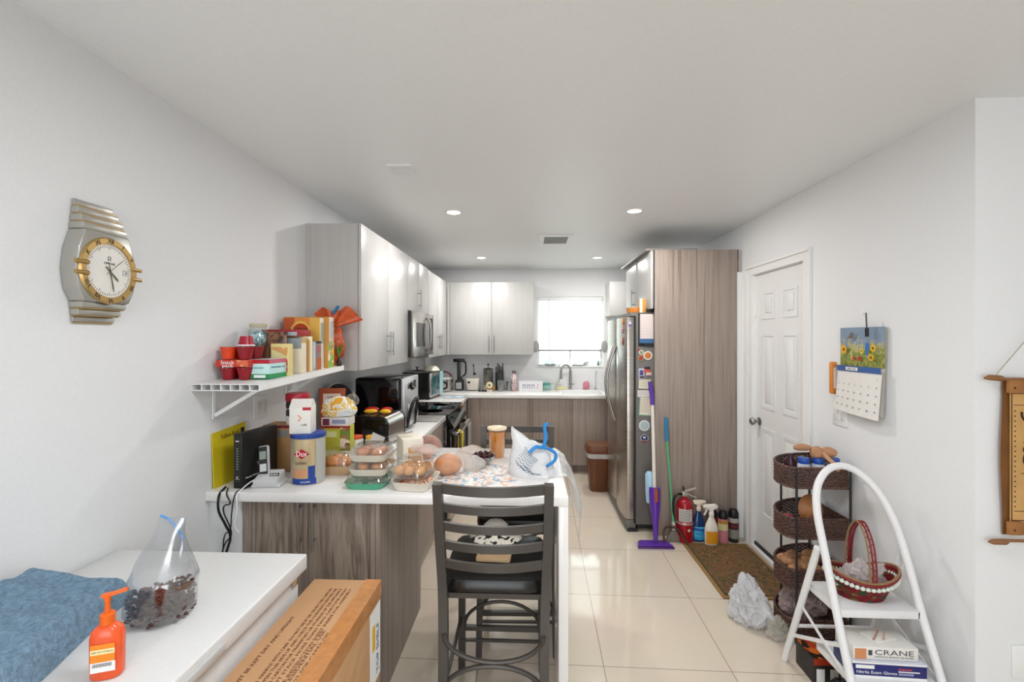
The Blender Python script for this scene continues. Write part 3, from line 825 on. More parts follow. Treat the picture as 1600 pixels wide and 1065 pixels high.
for k, s_ in enumerate(['XII', 'I', 'II', 'III', 'IIII', 'V', 'VI', 'VII', 'VIII', 'IX', 'X', 'XI']):
    if s_ in ('III', 'IX'): continue
    a = PI / 2 - k * PI / 6
    m.text(s_, .019, M_ink, FR @ Matrix.Translation((.092 * math.cos(a), .092 * math.sin(a), .0605)) @ Matrix.Rotation(a - PI / 2, 4, 'Z'), None, .0004)
m.build('numerals', bz)
m = MB()
for k in range(60):
    a = 2 * PI * k / 60; L = .006 if k % 5 else .011
    m.box(.078 - L, .078, -.0006, .0006, .0546, .0551, M_ink, M=FR @ Matrix.Rotation(a, 4, 'Z'))
m.text('\u03a9', .018, M_ink, FR @ Matrix.Translation((0, .038, .055))); m.text('OMEGA', .011, M_ink, FR @ Matrix.Translation((0, .023, .055)))
m.build('dial_print', dl)
m = MB(); m.box(.050, .070, -.008, .008, .0546, .0556, mat('#9b9b9b', .5), M=FR); m.box(.052, .068, -.006, .006, .0556, .0560, M_white, M=FR); m.text('28', .011, M_ink, FR @ Matrix.Translation((.060, 0, .0562)))
m.build('date_window', dl)
def hand(L, w, ang, z, nm, col):
    m = MB(); a = PI / 2 - math.radians(ang)
    m.prism([(-.018, -w * .6), (L * .8, -w), (L, 0), (L * .8, w), (-.018, w * .6)], .0012, col, FR @ Matrix.Translation((0, 0, z)) @ Matrix.Rotation(a, 4, 'Z')); m.build(nm, t)
hd = mat('#6d6557', .4, .5)
hand(.045, .003, 132, .0562, 'hour_hand', hd); hand(.068, .002, 168, .0578, 'minute_hand', hd); hand(.066, .0007, 50, .0592, 'second_hand', M_ink)
for (yy) in (-.016, .016):
    for sx in (-1, 1):
        m = MB(); m.tube([FR @ Vector((sx * .080, yy, .062)), FR @ Vector((sx * .118, yy, .058))], .0065, gm, 10); m.build('claw', t)
for (za, zb_, w0, w1, dz0, dz1, nl) in ((.118, .215, .079, .066, .050, .006, 4), (-.10, -.165, .079, .070, .050, .006, 3)):
    for k in range(nl):
        a0 = za + (zb_ - za) * k / nl; a1 = za + (zb_ - za) * (k + .82) / nl; am = za + (zb_ - za) * (k + 1) / nl
        wd0 = w0 + (w1 - w0) * k / nl; d0 = dz0 + (dz1 - dz0) * (k / nl) ** 1.6; d1_ = dz0 + (dz1 - dz0) * ((k + 1) / nl) ** 1.6
        m = MB(); m.prism([(-wd0, a0), (-wd0, a1), (wd0, a1), (wd0, a0)], max(.006, d1_) if k else d1_, sm_, FR, .002)
        if k < nl - 1 or za < 0: m.prism([(-wd0 + .004, a1), (-wd0 + .004, am), (wd0 - .004, am), (wd0 - .004, a1)], max(.004, d1_ - .004), gm if k < 3 else sm_, FR, .001)
        m.build('strap_link', t)

# ------------------------------------------------------------------ shelf on the left wall
def zs(y): return 1.3765 + (y - 1.79) * .034
t = thing('wall_shelf', 'white hollow-core shelf on a bracket on the left wall, crowded with food boxes', 'shelf')
m = MB()
def shelf_box(x0, x1, y0, y1, dz0, dz1, mm):
    P = [(x, y, zs(y) + d) for d in (dz0, dz1) for y in (y0, y1) for x in (x0, x1)]
    m.add(P, [(0, 1, 3, 2), (4, 6, 7, 5), (0, 4, 5, 1), (2, 3, 7, 6), (0, 2, 6, 4), (1, 5, 7, 3)], mm)
shelf_box(-1.378, -1.095, 1.79, 2.62, -.003, 0, M_trim); shelf_box(-1.378, -1.095, 1.79, 2.62, -.028, -.025, M_trim)
for k in range(8):
    x = -1.378 + k * (.283 - .003) / 7; shelf_box(x, x + .003, 1.79, 2.62, -.025, -.003, M_trim)
shelf_box(-1.378, -1.095, 1.86, 1.862, -.025, -.003, mat('#b9b3ad', .8))
m.build('board', t)
for yb in (1.92, 2.5):
    m = MB(); zb2 = zs(yb) - .029
    m.box(-1.378, -1.372, yb - .012, yb + .012, zb2 - .14, zb2, M_trim, .001); m.box(-1.372, -1.15, yb - .012, yb + .012, zb2 - .005, zb2, M_trim, .001)
    m.bar([(-1.372, yb, zb2 - .125), (-1.17, yb, zb2 - .006)], .016, .006, M_trim, side=(0, 1, 0)); m.build('bracket', t)

def carton(name, label, cat, x0, x1, y0, y1, z0, h, body, prints=(), group=None, rz=0, bev=.0015):
    """box with printed panels: prints = (face, u0,u1,v0,v1,mat) in 0..1 of the face; face 'f' (towards camera), 's' (right side), 't' top"""
    cx, cy = (x0 + x1) / 2, (y0 + y1) / 2; a, b = (x1 - x0) / 2, (y1 - y0) / 2
    t = thing(name, label, cat, (cx, cy, z0), rz, group)
    m = MB(); m.box(-a, a, -b, b, .0005, h, body, bev); bd = m.build('carton', t)
    if prints:
        m = MB(); lay = {'f': 0, 's': 0, 't': 0}
        for (fc, u0, u1, v0, v1, pm) in prints:
            e = .0003 + lay[fc] * .0003; lay[fc] += 1
            if isinstance(pm, tuple):      # text (string, size, material)
                s_, sz, tm = pm
                if fc == 'f': F = frame((-a + 2 * a * (u0 + u1) / 2, -b - e, h * (v0 + v1) / 2), (1, 0, 0), (0, 0, 1)); wd = 2 * a * (u1 - u0)
                elif fc == 's': F = frame((a + e, -b + 2 * b * (u0 + u1) / 2, h * (v0 + v1) / 2), (0, 1, 0), (0, 0, 1)); wd = 2 * b * (u1 - u0)
                else: F = frame((-a + 2 * a * (u0 + u1) / 2, -b + 2 * b * (v0 + v1) / 2, h + e), (1, 0, 0), (0, 1, 0)); wd = 2 * a * (u1 - u0)
                m.text(s_, sz, tm, F, wd, .0003)
            elif fc == 'f': m.box(-a + 2 * a * u0, -a + 2 * a * u1, -b - e, -b, h * v0, h * v1, pm)
            elif fc == 's': m.box(a, a + e, -b + 2 * b * u0, -b + 2 * b * u1, h * v0, h * v1, pm)
            else: m.box(-a + 2 * a * u0, -a + 2 * a * u1, -b + 2 * b * v0, -b + 2 * b * v1, h, h + e, pm)
        m.build('printing', bd)
    return t

jm = mat('#8e1420', .2, var=.1); jo = mat('#d8431a', .2, var=.15, vscale=14)
def cup(name, label, x, y, z, m1, m2, r=.034, h=.052, inv=False, group=None):
    t = thing(name, label, 'cup', (x, y, z), 0, group)
    pr = [(r * .72, .0005), (r * .86, h * .5), (r, h * .9), (r * 1.06, h * .92), (r * 1.06, h)]
    if inv: pr = [(r * 1.06, .0005), (r * 1.06, h * .08), (r, h * .1), (r * .86, h * .5), (r * .72, h)]
    m = MB(); m.lathe(pr, m1, seg=28); m.build('cup', t)
    m = MB()
    if inv: m.lathe([(r * 1.07, .002), (r * 1.07, .008)], M_white, seg=28)
    else: m.lathe([(0, h + .0005), (r * 1.05, h + .0005)], m2, seg=28)
    m.build('lid', t); return t
gx, gy = -1.285, 1.975
for k, (dx, dy) in enumerate(((-.037, -.037), (.037, -.037), (-.037, .037), (.037, .037))):
    w_ = ['front left', 'front right', 'back left', 'back right'][k]
    cup('gelatin_cup', 'dark red gelatin cup on the wall shelf, %s of the lower four' % w_, gx + dx, gy + dy, zs(gy + dy) + .001, jm, M_red, group='gelatin cups on the shelf')
    cup('gelatin_cup', 'orange-red gelatin cup in the upper layer, %s of four' % w_, gx + dx, gy + dy, 1.382 + .054 + .036, jo if k % 2 == 0 else jm, M_red, group='gelatin cups on the shelf')
t = thing('cup_sleeve', 'red printed sleeve band lettered around the gelatin cups on the shelf', 'package sleeve', (gx, gy, 1.382 + .0555))
m = MB(); m.box(-.073, .073, -.073, .073, 0.0, .032, mat('#c23a2a', .4), .004); m.build('band', t)
m = MB(); F = frame((-.02, -.0735, .020), (1, 0, 0), (0, 0, 1)); m.text('Snack', .022, M_white, F, .060, .0006); m.text('pack', .020, M_white, F @ Matrix.Translation((.002, -.014, 0)), .048, .0006)
m.box(.022, .07, -.074, -.0732, .004, .030, art('fruit_print', ['#e7a36a', '#d76a4a', '#c9462f', '#eec08a'], 60)); m.build('printing', t)
cup('plastic_cup', 'upturned red plastic cup standing on the gelatin cup pack', -1.262, 1.965, 1.382 + .036 + .054 + .0545, mat('#a51b30', .3), M_white, r=.033, h=.045, inv=True)

carton('tea_box', 'small red, pale blue and green tea box at the front of the wall shelf', 'food box', -1.245, -1.140, 1.935, 2.075, zs(2.06), .084, mat('#bfe3df', .5),
       [('f', 0, 1, .78, 1, M_red), ('f', 0, 1, 0, .24, mat('#1c8a4c', .5)), ('f', .35, .85, .05, .19, M_white), ('s', 0, 1, .78, 1, mat('#c8637a', .5)), ('s', 0, 1, 0, .24, mat('#1c8a4c', .5)),
        ('f', .3, .75, .5, .62, ('PARADISE', .009, mat('#3f7f9a', .5))), ('s', .1, .9, .5, .64, ('PEPPERMINT TEA', .01, mat('#3f7f9a', .5)))])
cb = art('strawberry_print', ['#b8452c', '#e7d59a', '#e9d9a2', '#e4d092', '#eadca8', '#d9a060'], 28)
carton('cookie_box', 'cream cookie carton with small red fruits, behind the tea box', 'food box', -1.215, -1.13, 2.075, 2.115, zs(2.09), .150, mat('#e3d08e', .5), [('f', .05, .95, .12, .9, cb)])
carton('food_box', 'dark brown flat carton lying under the glass jar at the back of the wall shelf', 'food box', -1.37, -1.22, 2.06, 2.20, zs(2.12), .135, mat('#5f3a28', .5))
t = thing('glass_jar', 'clear glass jar with pale lid holding blue packets on the wall shelf', 'jar', (-1.305, 2.125, zs(2.12) + .136))
m = MB(); m.lathe([(.036, 0), (.041, .004), (.041, .078), (.034, .088), (.034, .092)], M_glass, seg=28); m.build('glass', t)
m = MB(); m.lathe([(.037, .091), (.038, .093), (.038, .106), (.035, .108), (0, .108)], mat('#b9b79a', .45), seg=28); m.build('lid', t)
m = MB(); m.ell((0, 0, .038), (.037, .037, .037), art('packet_print', ['#3f8fb5', '#e9efef', '#7fb9cf', '#c9dde2'], 90), 2, .25, 30); m.build('packets', t)
t = thing('snack_bag', 'brown foil bag of chocolate snacks standing on the wall shelf', 'snack bag', (-1.235, 2.15, zs(2.15)), .1)
m = MB()
m.grid(lambda u, v: (-.055 + .11 * u, -.018 * math.sin(PI * u) * math.sin(PI * min(1, v * 1.08)) - .004, .001 + .205 * v), 12, 14, art('brown_foil', ['#3b2218', '#6b4430', '#8a5f44', '#4c2c20'], 26, .3, 'noise'))
m.grid(lambda u, v: (-.055 + .11 * u, .018 * math.sin(PI * u) * math.sin(PI * min(1, v * 1.08)) + .002, .001 + .205 * v), 12, 14, mat('#4c2c20', .3))
m.build('bag', t)
FB = 'food boxes in a row on the wall shelf'
def book(label, y0, y1, h, body, pr, x0=-1.34, x1=-1.125, name='food_box'):
    return carton(name, label, 'food box', x0, x1, y0, y1, zs(y0) + .001, h, body, pr, FB)
book('white and cream food box on the wall shelf, leftmost of the upright row', 2.185, 2.235, .172, mat('#e9dfc6', .5), [('s', 0, 1, .86, 1, mat('#c7a95e', .5)), ('f', 0, 1, .7, 1, mat('#9aa2a8', .5))], x0=-1.30)
book('narrow brown food box between the cream and the yellow one', 2.237, 2.258, .165, mat('#a8743a', .5), [])
book('cream and yellow food box in the upright row on the shelf', 2.26, 2.298, .178, mat('#ece2c4', .5), [('s', 0, .3, 0, .9, mat('#d9a83a', .5))])
book('narrow grey food box in the upright row on the shelf', 2.30, 2.335, .150, mat('#a9adb0', .5), [('s', .2, .8, .1, .9, mat('#c4c7c9', .5))])
book('small brown and orange food box with black top edge on the shelf', 2.337, 2.395, .150, mat('#8d7c74', .5), [('s', 0, 1, 0, .42, mat('#b0602a', .5)), ('s', 0, 1, .93, 1, M_ink), ('s', .1, .9, .6, .85, mat('#a55f6a', .5))])
fl = book('flat red-topped carton lying on the shorter boxes of the wall shelf', 2.19, 2.33, .03, mat('#a3262a', .5), [('f', 0, 1, 0, .6, mat('#a9b6c0', .5))], x0=-1.33, x1=-1.15)
fl.location.z = zs(2.29) + .182
sun = mat('#e6b04a', .5); or_ = mat('#c9692a', .5)
t = carton('cereal_box', 'orange cereal box with a yellow sunburst on the wall shelf', 'cereal box', -1.335, -1.135, 2.40, 2.45, zs(2.4) + .001, .275, mat('#d98a3a', .5),
       [('f', .0, .3, .6, 1, mat('#c0592a', .5)), ('f', .72, 1, 0, 1, mat('#e0b050', .5)), ('s', 0, 1, 0, 1, mat('#e2d9c8', .5)), ('s', .1, .9, .5, .9, mat('#a9b09a', .5))])
m = MB(); FS = frame((-.005, -.0262, .200), (1, 0, 0), (0, 0, 1))
m.prism([(.062 * (1 if k % 2 else .8) * math.cos(PI * k / 24), .062 * (1 if k % 2 else .8) * math.sin(PI * k / 24)) for k in range(25)], .0004, mat('#f0c95a', .5), FS)
m.prism([(.045 * math.cos(PI * k / 16), .045 * math.sin(PI * k / 16)) for k in range(17)], .0006, mat('#b8401c', .5), FS)
m.text('AYBUN', .022, M_ink, FS @ Matrix.Translation((0, .012, .0008)), .072, .0003); m.build('sunburst', t)
book('tall food box with a white upper and a fruit-patterned lower half on the shelf', 2.455, 2.53, .280, mat('#e3d2bd', .5), [('s', 0, 1, 0, .52, art('fruit_salad_print', ['#8fae3a', '#e0b32f', '#d9664a', '#b8b4c8', '#efe3c8'], 34)), ('s', .1, .9, .6, .92, mat('#c9c6be', .5)), ('f', 0, 1, 0, 1, mat('#cf9648', .5)), ('s', 0, .12, .5, 1, mat('#c97a3a', .5))], x0=-1.36, x1=-1.115)
t = thing('chip_bag', 'crumpled orange chip bag closed with a blue clip at the shelf end', 'snack bag', (-1.175, 2.61, zs(2.6)), .0)
og = mat('#c4511f', .32, bump=.4, bscale=22, var=.25, vscale=20)
m = MB()
m.ell((0, 0, .13), (.085, .04, .13), og, 4, .25, 12, floor=.0005); m.build('bag', t)
m = MB()
for k in range(2):
    sg = 1 if k else -1
    m.grid(lambda u, v: (.02 + (u - .45) * (.05 + .24 * v) + .02 * v, sg * .012 * (1 - v) + .018 * math.sin(u * 15) * v - .01, .225 + .12 * v - .05 * v * abs(u - .45) * 2 + .025 * v * math.sin(u * 11)), 30, 8, og)
m.build('folded_top', t)
m = MB(); m.bar([(.03, -.03, .30), (.065, -.03, .345)], .012, .014, mat('#1f6f9c', .4)); m.build('clip', t)
t = thing('herb_jar', 'small dark bottle with green leaves at the far end of the wall shelf', 'bottle', (-1.105, 2.575, zs(2.57)))
m = MB(); m.lathe([(.012, 0.0005), (.014, .004), (.014, .03), (.006, .04), (.006, .052)], mat('#33261f', .3), seg=18); m.build('bottle', t)
m = MB(); gr = mat('#5c8a3a', .6)
for k in range(9):
    a = k * 2.4; m.bar([(0, 0, .05), (.012 * math.cos(a), .012 * math.sin(a), .085), (.03 * math.cos(a), .02 * math.sin(a), .105 + .004 * k)], .007, .0015, gr)
m.build('leaves', t)
# ------------------------------------------------------------------ things on the peninsula
ZC = .9122
def wall_plate(label, o_, right, up, out_m, n, w, h):
    t = thing('switch_plate', label, 'light switch', o_)
    F = frame((0, 0, 0), right, up)
    m = MB(); m.box(-w / 2, w / 2, -h / 2, h / 2, 0, .006, M_trim, .002, M=F); m.build('plate', t)
    for k in range(n):
        cx = (k - (n - 1) / 2) * w / n * .86
        m = MB(); m.box(cx - .014, cx + .014, -.032, .032, .006, .010, mat('#dcdcda', .35), .002, M=F); m.build('rocker', t)
wall_plate('white double light switch on the left wall below the food shelf', (XL + .0005, 2.26, 1.212), (0, 1, 0), (0, 0, 1), None, 2, .115, .118)
wall_plate('white double light switch on the right wall under the calendar', (XR - .0005, 2.515, 1.155), (0, -1, 0), (0, 0, 1), None, 2, .115, .125)
wall_plate('white switch plate low on the wall below the hanging scroll map', (1.845, YC - .0005, .36), (1, 0, 0), (0, 0, 1), None, 1, .115, .12)

m = MB(); M_ylw = mat('#d8c21a', .6)
m.add([(XL + .012, 1.905, ZC), (XL + .002, 1.905, 1.150), (XL + .002, 2.135, 1.162), (XL + .012, 2.135, ZC), (XL + .016, 1.905, ZC), (XL + .006, 1.905, 1.150), (XL + .006, 2.135, 1.162), (XL + .016, 2.135, ZC)],
      [(0, 1, 2, 3), (4, 7, 6, 5), (0, 4, 5, 1), (1, 5, 6, 2), (2, 6, 7, 3), (0, 3, 7, 4)], M_ylw)
Fy = frame((XL + .0085, 2.02, 1.125), (0, 1, .02), (-.04, 0, 1))
m.text('Yellow Book', .030, mat('#8a6f12', .6), Fy, .13, .0004); m.box(.075, .10, -.01, .014, 0, .001, M_ink, M=Fy)
solo(m, 'phone_book', 'yellow directory leaning on the left wall behind the black router', 'book')

t = thing('internet_router', 'tall black internet router standing on the left end of the peninsula', 'router', (-1.262, 1.905, ZC), math.radians(-6))
rm = mat('#161614', .4)
m = MB(); m.box(-.022, .022, 0, .235, .012, .238, rm, .008); m.box(-.028, .028, .01, .22, 0, .012, M_black, .003); m.build('case', t)
m = MB(); m.box(-.014, .014, -.0008, 0, .03, .225, mat('#23251f', .35))
for k in range(9): m.box(-.003, .004, -.0016, -.0008, .085 + k * .011, .089 + k * .011, mat('#8fa08a', .5))
m.box(-.008, .008, -.0016, -.0008, .205, .209, M_white); m.box(-.009, .009, -.0016, -.0008, .044, .0455, M_white); m.box(-.003, .003, -.0016, -.0008, .050, .055, M_white)
m.build('front_panel', t)
m = MB(); F = frame((.0222, .085, .055), (0, 1, 0), (0, 0, 1))
m.text('Wireless Network', .010, M_white, F @ Matrix.Translation((-.02, -.012, 0)), .09, .0002)
for k in range(9): m.box(.03 - k * .003, .075, .004 + k * .0045, .0052 + k * .0045, 0, .0003, M_white, M=F)
m.build('side_print', t)
# cables down from the router
for (nm, lb, pts, r, mm) in (
    ('power_cable', 'thick black cables twisting down from the router behind the freezer', [(-1.31, 1.90, .925), (-1.315, 1.865, .90), (-1.31, 1.855, .84), (-1.285, 1.86, .78), (-1.27, 1.87, .72), (-1.30, 1.875, .60), (-1.31, 1.88, .3)], .005, M_black),
    ('network_cable', 'thin black looped cable hanging by the wall under the router', [(-1.30, 1.90, .92), (-1.28, 1.862, .905), (-1.262, 1.858, .87), (-1.285, 1.856, .86), (-1.29, 1.858, .83), (-1.262, 1.865, .74), (-1.31, 1.88, .66), (-1.35, 1.88, .4)], .003, M_black),
    ('phone_cable', 'white cord running from the cordless phone over the counter edge', [(-1.18, 2.0, .955), (-1.225, 1.95, .935), (-1.232, 1.885, .918), (-1.236, 1.862, .90), (-1.232, 1.858, .84), (-1.242, 1.858, .78), (-1.225, 1.86, .745)], .003, M_white),
    ('adapter_cable', 'thin black cord curving down from the counter edge near the cabinet', [(-1.20, 1.96, .925), (-1.238, 1.888, .918), (-1.245, 1.860, .90), (-1.255, 1.857, .83), (-1.262, 1.858, .76), (-1.30, 1.87, .70), (-1.31, 1.88, .4)], .0025, M_black)):
    m = MB(); m.tube(spline(pts, 8), r, mm, 8); solo(m, nm, lb, 'cable')

t = thing('cordless_phone', 'silver and black cordless phone in its answering base beside the router', 'telephone', (-1.158, 1.972, ZC), math.radians(8))
sl = mat('#cfcfcf', .35)
m = MB(); m.prism([(-.062, -.045), (.062, -.045), (.062, .045), (-.062, .045)], .018, sl, Matrix.Identity(4), .008)
m.prism([(-.045, .004), (.045, .004), (.040, .060), (-.06, .036)], .10, sl, frame((-.05, 0, 0), (0, 1, 0), (0, 0, 1)), .006); m.build('base', t)
m = MB(); F = Matrix.Translation((.026, -.024, .034)) @ Matrix.Rotation(math.radians(63), 4, 'X'); m.box(-.020, .020, -.024, .024, 0, .004, M_black, .002, M=F)
for a in range(3):
    for b in range(4): m.box(-.015 + a * .011, -.007 + a * .011, -.02 + b * .011, -.013 + b * .011, .004, .006, mat('#b9b9b9', .4), M=F)
m.build('keypad', t)
m = MB(); F = Matrix.Translation((-.026, .010, .045)) @ Matrix.Rotation(math.radians(-8), 4, 'Y') @ Matrix.Rotation(math.radians(-14), 4, 'X')
m.box(-.022, .022, -.012, .012, -.02, .125, mat('#c4c4c6', .3), .008, M=F); m.box(-.018, .018, -.0135, -.0118, .0, .12, M_dark, M=F); m.box(-.014, .014, -.015, -.0135, .065, .10, mat('#8e9a90', .3), M=F)
m.box(-.014, .014, -.015, -.0135, .012, .045, sl, M=F); m.build('handset', t)

# big cracker tin
tm = mat('#c9b48e', .3, .3); tb_ = mat('#1f4190', .35)
t = thing('cracker_tin', 'large round gold and blue cracker tin on the peninsula with blue lid', 'tin', (-1.015, 2.035, ZC))
m = MB(); m.lathe([(.070, .001), (.072, .004), (.072, .212), (.074, .214)], tm, seg=44); m.build('can', t)
m = MB(); m.lathe([(.0755, .205), (.076, .208), (.076, .222), (.073, .224), (0, .222)], tb_, seg=44); m.build('lid', t)
def patch(m, r, a0, a1, z0, z1, mm, n=14, off=.0006):
    m.grid(lambda u, v: ((r + off) * math.sin(math.radians(a0 + (a1 - a0) * u)), -(r + off) * math.cos(math.radians(a0 + (a1 - a0) * u)), z0 + (z1 - z0) * v), n, 1, mm)
m = MB(); patch(m, .072, -65, 62, .004, .030, tb_); patch(m, .072, 25, 48, .03, .085, tb_); patch(m, .072, -30, 22, .035, .07, mat('#c98f68', .5), off=.0010)
patch(m, .072, -100, -38, .004, .20, mat('#b3b3ae', .4)); patch(m, .072, 52, 100, .004, .20, mat('#b3b3ae', .4))
F = frame((.005, -.0732, .140), (1, .08, 0), (0, 0, 1))
m.prism([(-.034, 0), (0, .022), (.034, 0), (0, -.022)], .0006, M_red, F); m.text('Dux', .034, M_white, F @ Matrix.Translation((0, 0, .001)), .046, .0005)
m.text('Golden', .020, mat('#5c4a36', .5), frame((0, -.0733, .100), (1, .08, 0), (0, 0, 1)), .050, .0004)
m.text('CRACKERS', .008, M_white, frame((.02, -.0705, .016), (1, .3, 0), (0, 0, 1)), .040, .0004)
m.build('label', t)
t = thing('milk_carton', 'white half-gallon style carton with an orange chevron standing on the cracker tin', 'carton', (-1.035, 2.02, ZC + .2235), .12)
m = MB(); m.box(-.046, .046, -.032, .040, .0, .118, M_offw, .002)
m.prism([(-.036, 0), (.036, 0), (.003, .034), (-.003, .034)], .092, M_offw, frame((.046, .004, .118), (0, 1, 0), (0, 0, 1)) @ Matrix.Rotation(0, 4, 'X') @ Matrix.Translation((0, 0, -.092)) if False else frame((-.046, .004, .118), (0, 1, 0), (0, 0, 1)))
m.build('carton', t)
m = MB(); F = frame((0, -.0325, .07), (1, 0, 0), (0, 0, 1)); m.bar([F @ Vector((-.008, .014, 0)), F @ Vector((.006, 0, 0)), F @ Vector((-.008, -.014, 0))], .004, .0012, M_orange, side=(0, 1, 0))
m.text('milk', .014, M_ink, F @ Matrix.Translation((.018, -.03, 0)), .026, .0003); m.box(.012, .048, -.033, -.0322, .105, .118, M_red); m.build('printing', t)
carton('cardboard_box', 'brown cardboard box with maroon top edge behind the cracker tin', 'box', -1.31, -1.10, 2.17, 2.28, ZC, .225, mat('#b58a5c', .75), [('f', 0, 1, .94, 1, mat('#7a1f33', .6)), ('f', .1, .6, .75, .9, mat('#8d8a86', .6))])
t = thing('canister', 'cow-patterned canister with a bright red lid, standing behind the milk carton', 'canister', (-1.165, 2.225, ZC + .226))
m = MB(); m.lathe([(.05, 0), (.053, .004), (.053, .118), (.051, .122)], art('cow_print', ['#1c1c1c', '#eceae6', '#eceae6'], 12, kind='noise'), seg=32); m.build('jar', t)
m = MB(); m.lathe([(.055, .116), (.056, .118), (.056, .148), (.053, .152), (0, .153)], mat('#a8182c', .3), seg=32); m.build('lid', t)

# snack packages
carton('snack_box', 'yellow-green snack bar box with nut picture and red edge on the peninsula', 'food box', -1.075, -.935, 2.315, 2.37, ZC, .198, mat('#b9b83e', .5),
       [('f', 0, 1, .93, 1, M_red), ('f', .62, 1, .35, .95, art('nut_print', ['#8a5a3a', '#e7d9c0', '#a9744a', '#6b8a34'], 40)), ('f', .05, .5, .7, .85, mat('#d9dd9a', .5)), ('f', .0, 1, .2, .35, mat('#dfe0b0', .5))])
carton('snack_box', 'flat white and purple snack box lying on the yellow-green box', 'food box', -1.08, -.94, 2.30, 2.39, ZC + .1985, .042, mat('#d8d3cf', .5), [('f', .05, .3, .1, .9, mat('#6a2440', .5)), ('f', .4, .9, .3, .8, mat('#8f94b4', .5))])
t = thing('bread_bag', 'yellow and white printed bag of rolls on top of the snack boxes', 'food bag', (-1.0, 2.345, ZC + .241), .1)
m = MB(); m.ell((0, 0, .048), (.088, .042, .055), art('roll_bag_print', ['#e8a92c', '#f1eee6', '#e9c25a', '#f1eee6', '#dfe2e6'], 16, .3, 'noise'), 4, .25, 14, floor=.0005); m.ell((.06, 0, .085), (.035, .03, .035), M_clear, 3, .3, 20); m.build('bag', t)
t = thing('snack_pouch', 'rust-brown stand-up snack pouch behind the bag of rolls', 'snack bag', (-1.155, 2.60, ZC), .1)
def pouch(sg): return lambda u, v: ((u * 2 - 1) * (.068 + .008 * v), sg * (.035 * (1 - v) * math.sin(PI * u) ** .5 + .002), .0005 + .36 * v)
m = MB(); pm_ = mat('#a8502c', .4, var=.1); m.grid(pouch(-1), 14, 10, pm_); m.grid(pouch(1), 14, 10, pm_); bg = m.build('bag', t)
m = MB(); m.box(-.05, .05, -.010, -.0075, .285, .33, mat('#e8d2c4', .5)); m.box(-.045, .045, -.0125, -.009, .235, .265, mat('#efe6dc', .5))
m.text('CHIPS', .02, mat('#3a3a7c', .5), frame((0, -.0105, .308), (1, 0, 0), (0, 0, 1)), .05); m.build('label', bg)

# toaster
t = thing('toaster', 'wide black and steel four-slice toaster on the peninsula corner', 'toaster', (-.955, 2.82, ZC), math.radians(-5))
prof = [(-.118, .02), (-.118, .125)] + [(-.118 + .045 * (1 - math.cos(PI / 2 * k / 6)), .125 + .055 * math.sin(PI / 2 * k / 6)) for k in range(1, 7)] + [(.118 - .045 * (1 - math.cos(PI / 2 * k / 6)), .125 + .055 * math.sin(PI / 2 * k / 6)) for k in range(6, 0, -1)] + [(.118, .125), (.118, .02)]
m = MB(); m.prism(prof, .25, M_steel, frame((0, .125, 0), (1, 0, 0), (0, 0, 1))); bd = m.build('body', t)
m = MB(); pr2 = [(x * 1.02, z * 1.02) for x, z in prof]
m.prism(pr2, .02, M_blackgl, frame((0, -.125, 0), (1, 0, 0), (0, 0, 1)), .004); m.build('end_cap', t); m = MB(); m.prism(pr2, .02, M_blackgl, frame((0, .145, 0), (1, 0, 0), (0, 0, 1)), .004)
m.build('end_cap', t)
m = MB()
for x in (-.07, -.025, .025, .07): m.box(x - .012, x + .012, -.10, .10, .1805, .1815, M_black)
m.build('slot', t)
m = MB()
for (x, y) in ((-.09, -.11), (.09, -.11), (-.09, .11), (.09, .11)): m.box(x - .012, x + .012, y - .012, y + .012, .0003, .02, M_black)
m.build('foot', t)
def packet(name, label, cat, c, s_, mm, rz=0, group=None, amp=.1):
    m = MB(); m.ell((0, 0, s_[2]), s_, mm, 3, amp, 20, floor=.0003)
    return solo(m, name, label, cat, c, rz, group)
zt = ZC + .1825
packet('sponge', 'yellow kitchen sponge on top of the toaster, left of two', 'sponge', (-1.0, 2.80, zt), (.042, .022, .013), mat('#eab51c', .6), .2)
packet('sponge', 'yellow kitchen sponge on top of the toaster, right of two', 'sponge', (-.905, 2.79, zt), (.036, .022, .014), mat('#eab51c', .6), -.1)
packet('red_clip', 'red plastic clip lying behind the left yellow sponge on the toaster', 'clip', (-1.02, 2.88, zt), (.045, .018, .014), mat('#c4201c', .3), .1)
packet('red_clip', 'red plastic clip lying behind the right yellow sponge on the toaster', 'clip', (-.925, 2.88, zt), (.035, .018, .014), mat('#c4201c', .3), .1)
def jar(name, label, c, r, h, bm1, lm1, lab=None, cat='jar', group=None, lidh=.2):
    t = thing(name, label, cat, c, 0, group)
    m = MB(); m.lathe([(r * .92, .0005), (r, .004), (r, h * (1 - lidh) - .008), (r * .82, h * (1 - lidh))], bm1, seg=24); m.build('jar', t)
    m = MB(); m.lathe([(r * .88, h * (1 - lidh)), (r * .9, h * (1 - lidh) + .001), (r * .9, h - .002), (r * .84, h), (0, h)], lm1, seg=24); m.build('lid', t)
    if lab: m = MB(); m.lathe([(r + .0006, h * .15), (r + .0006, h * .55)], lab, seg=24); m.build('label', t)
    return t
jar('spice_jar', 'small spice jar with white cap and red label on the toaster edge', (-1.055, 2.745, zt - .03 + .0), .018, .07, mat('#b9b1a8', .3), mat('#c9c0ba', .4), M_red)
bpy.data.objects['spice_jar'].location = (-1.125, 2.72, ZC)

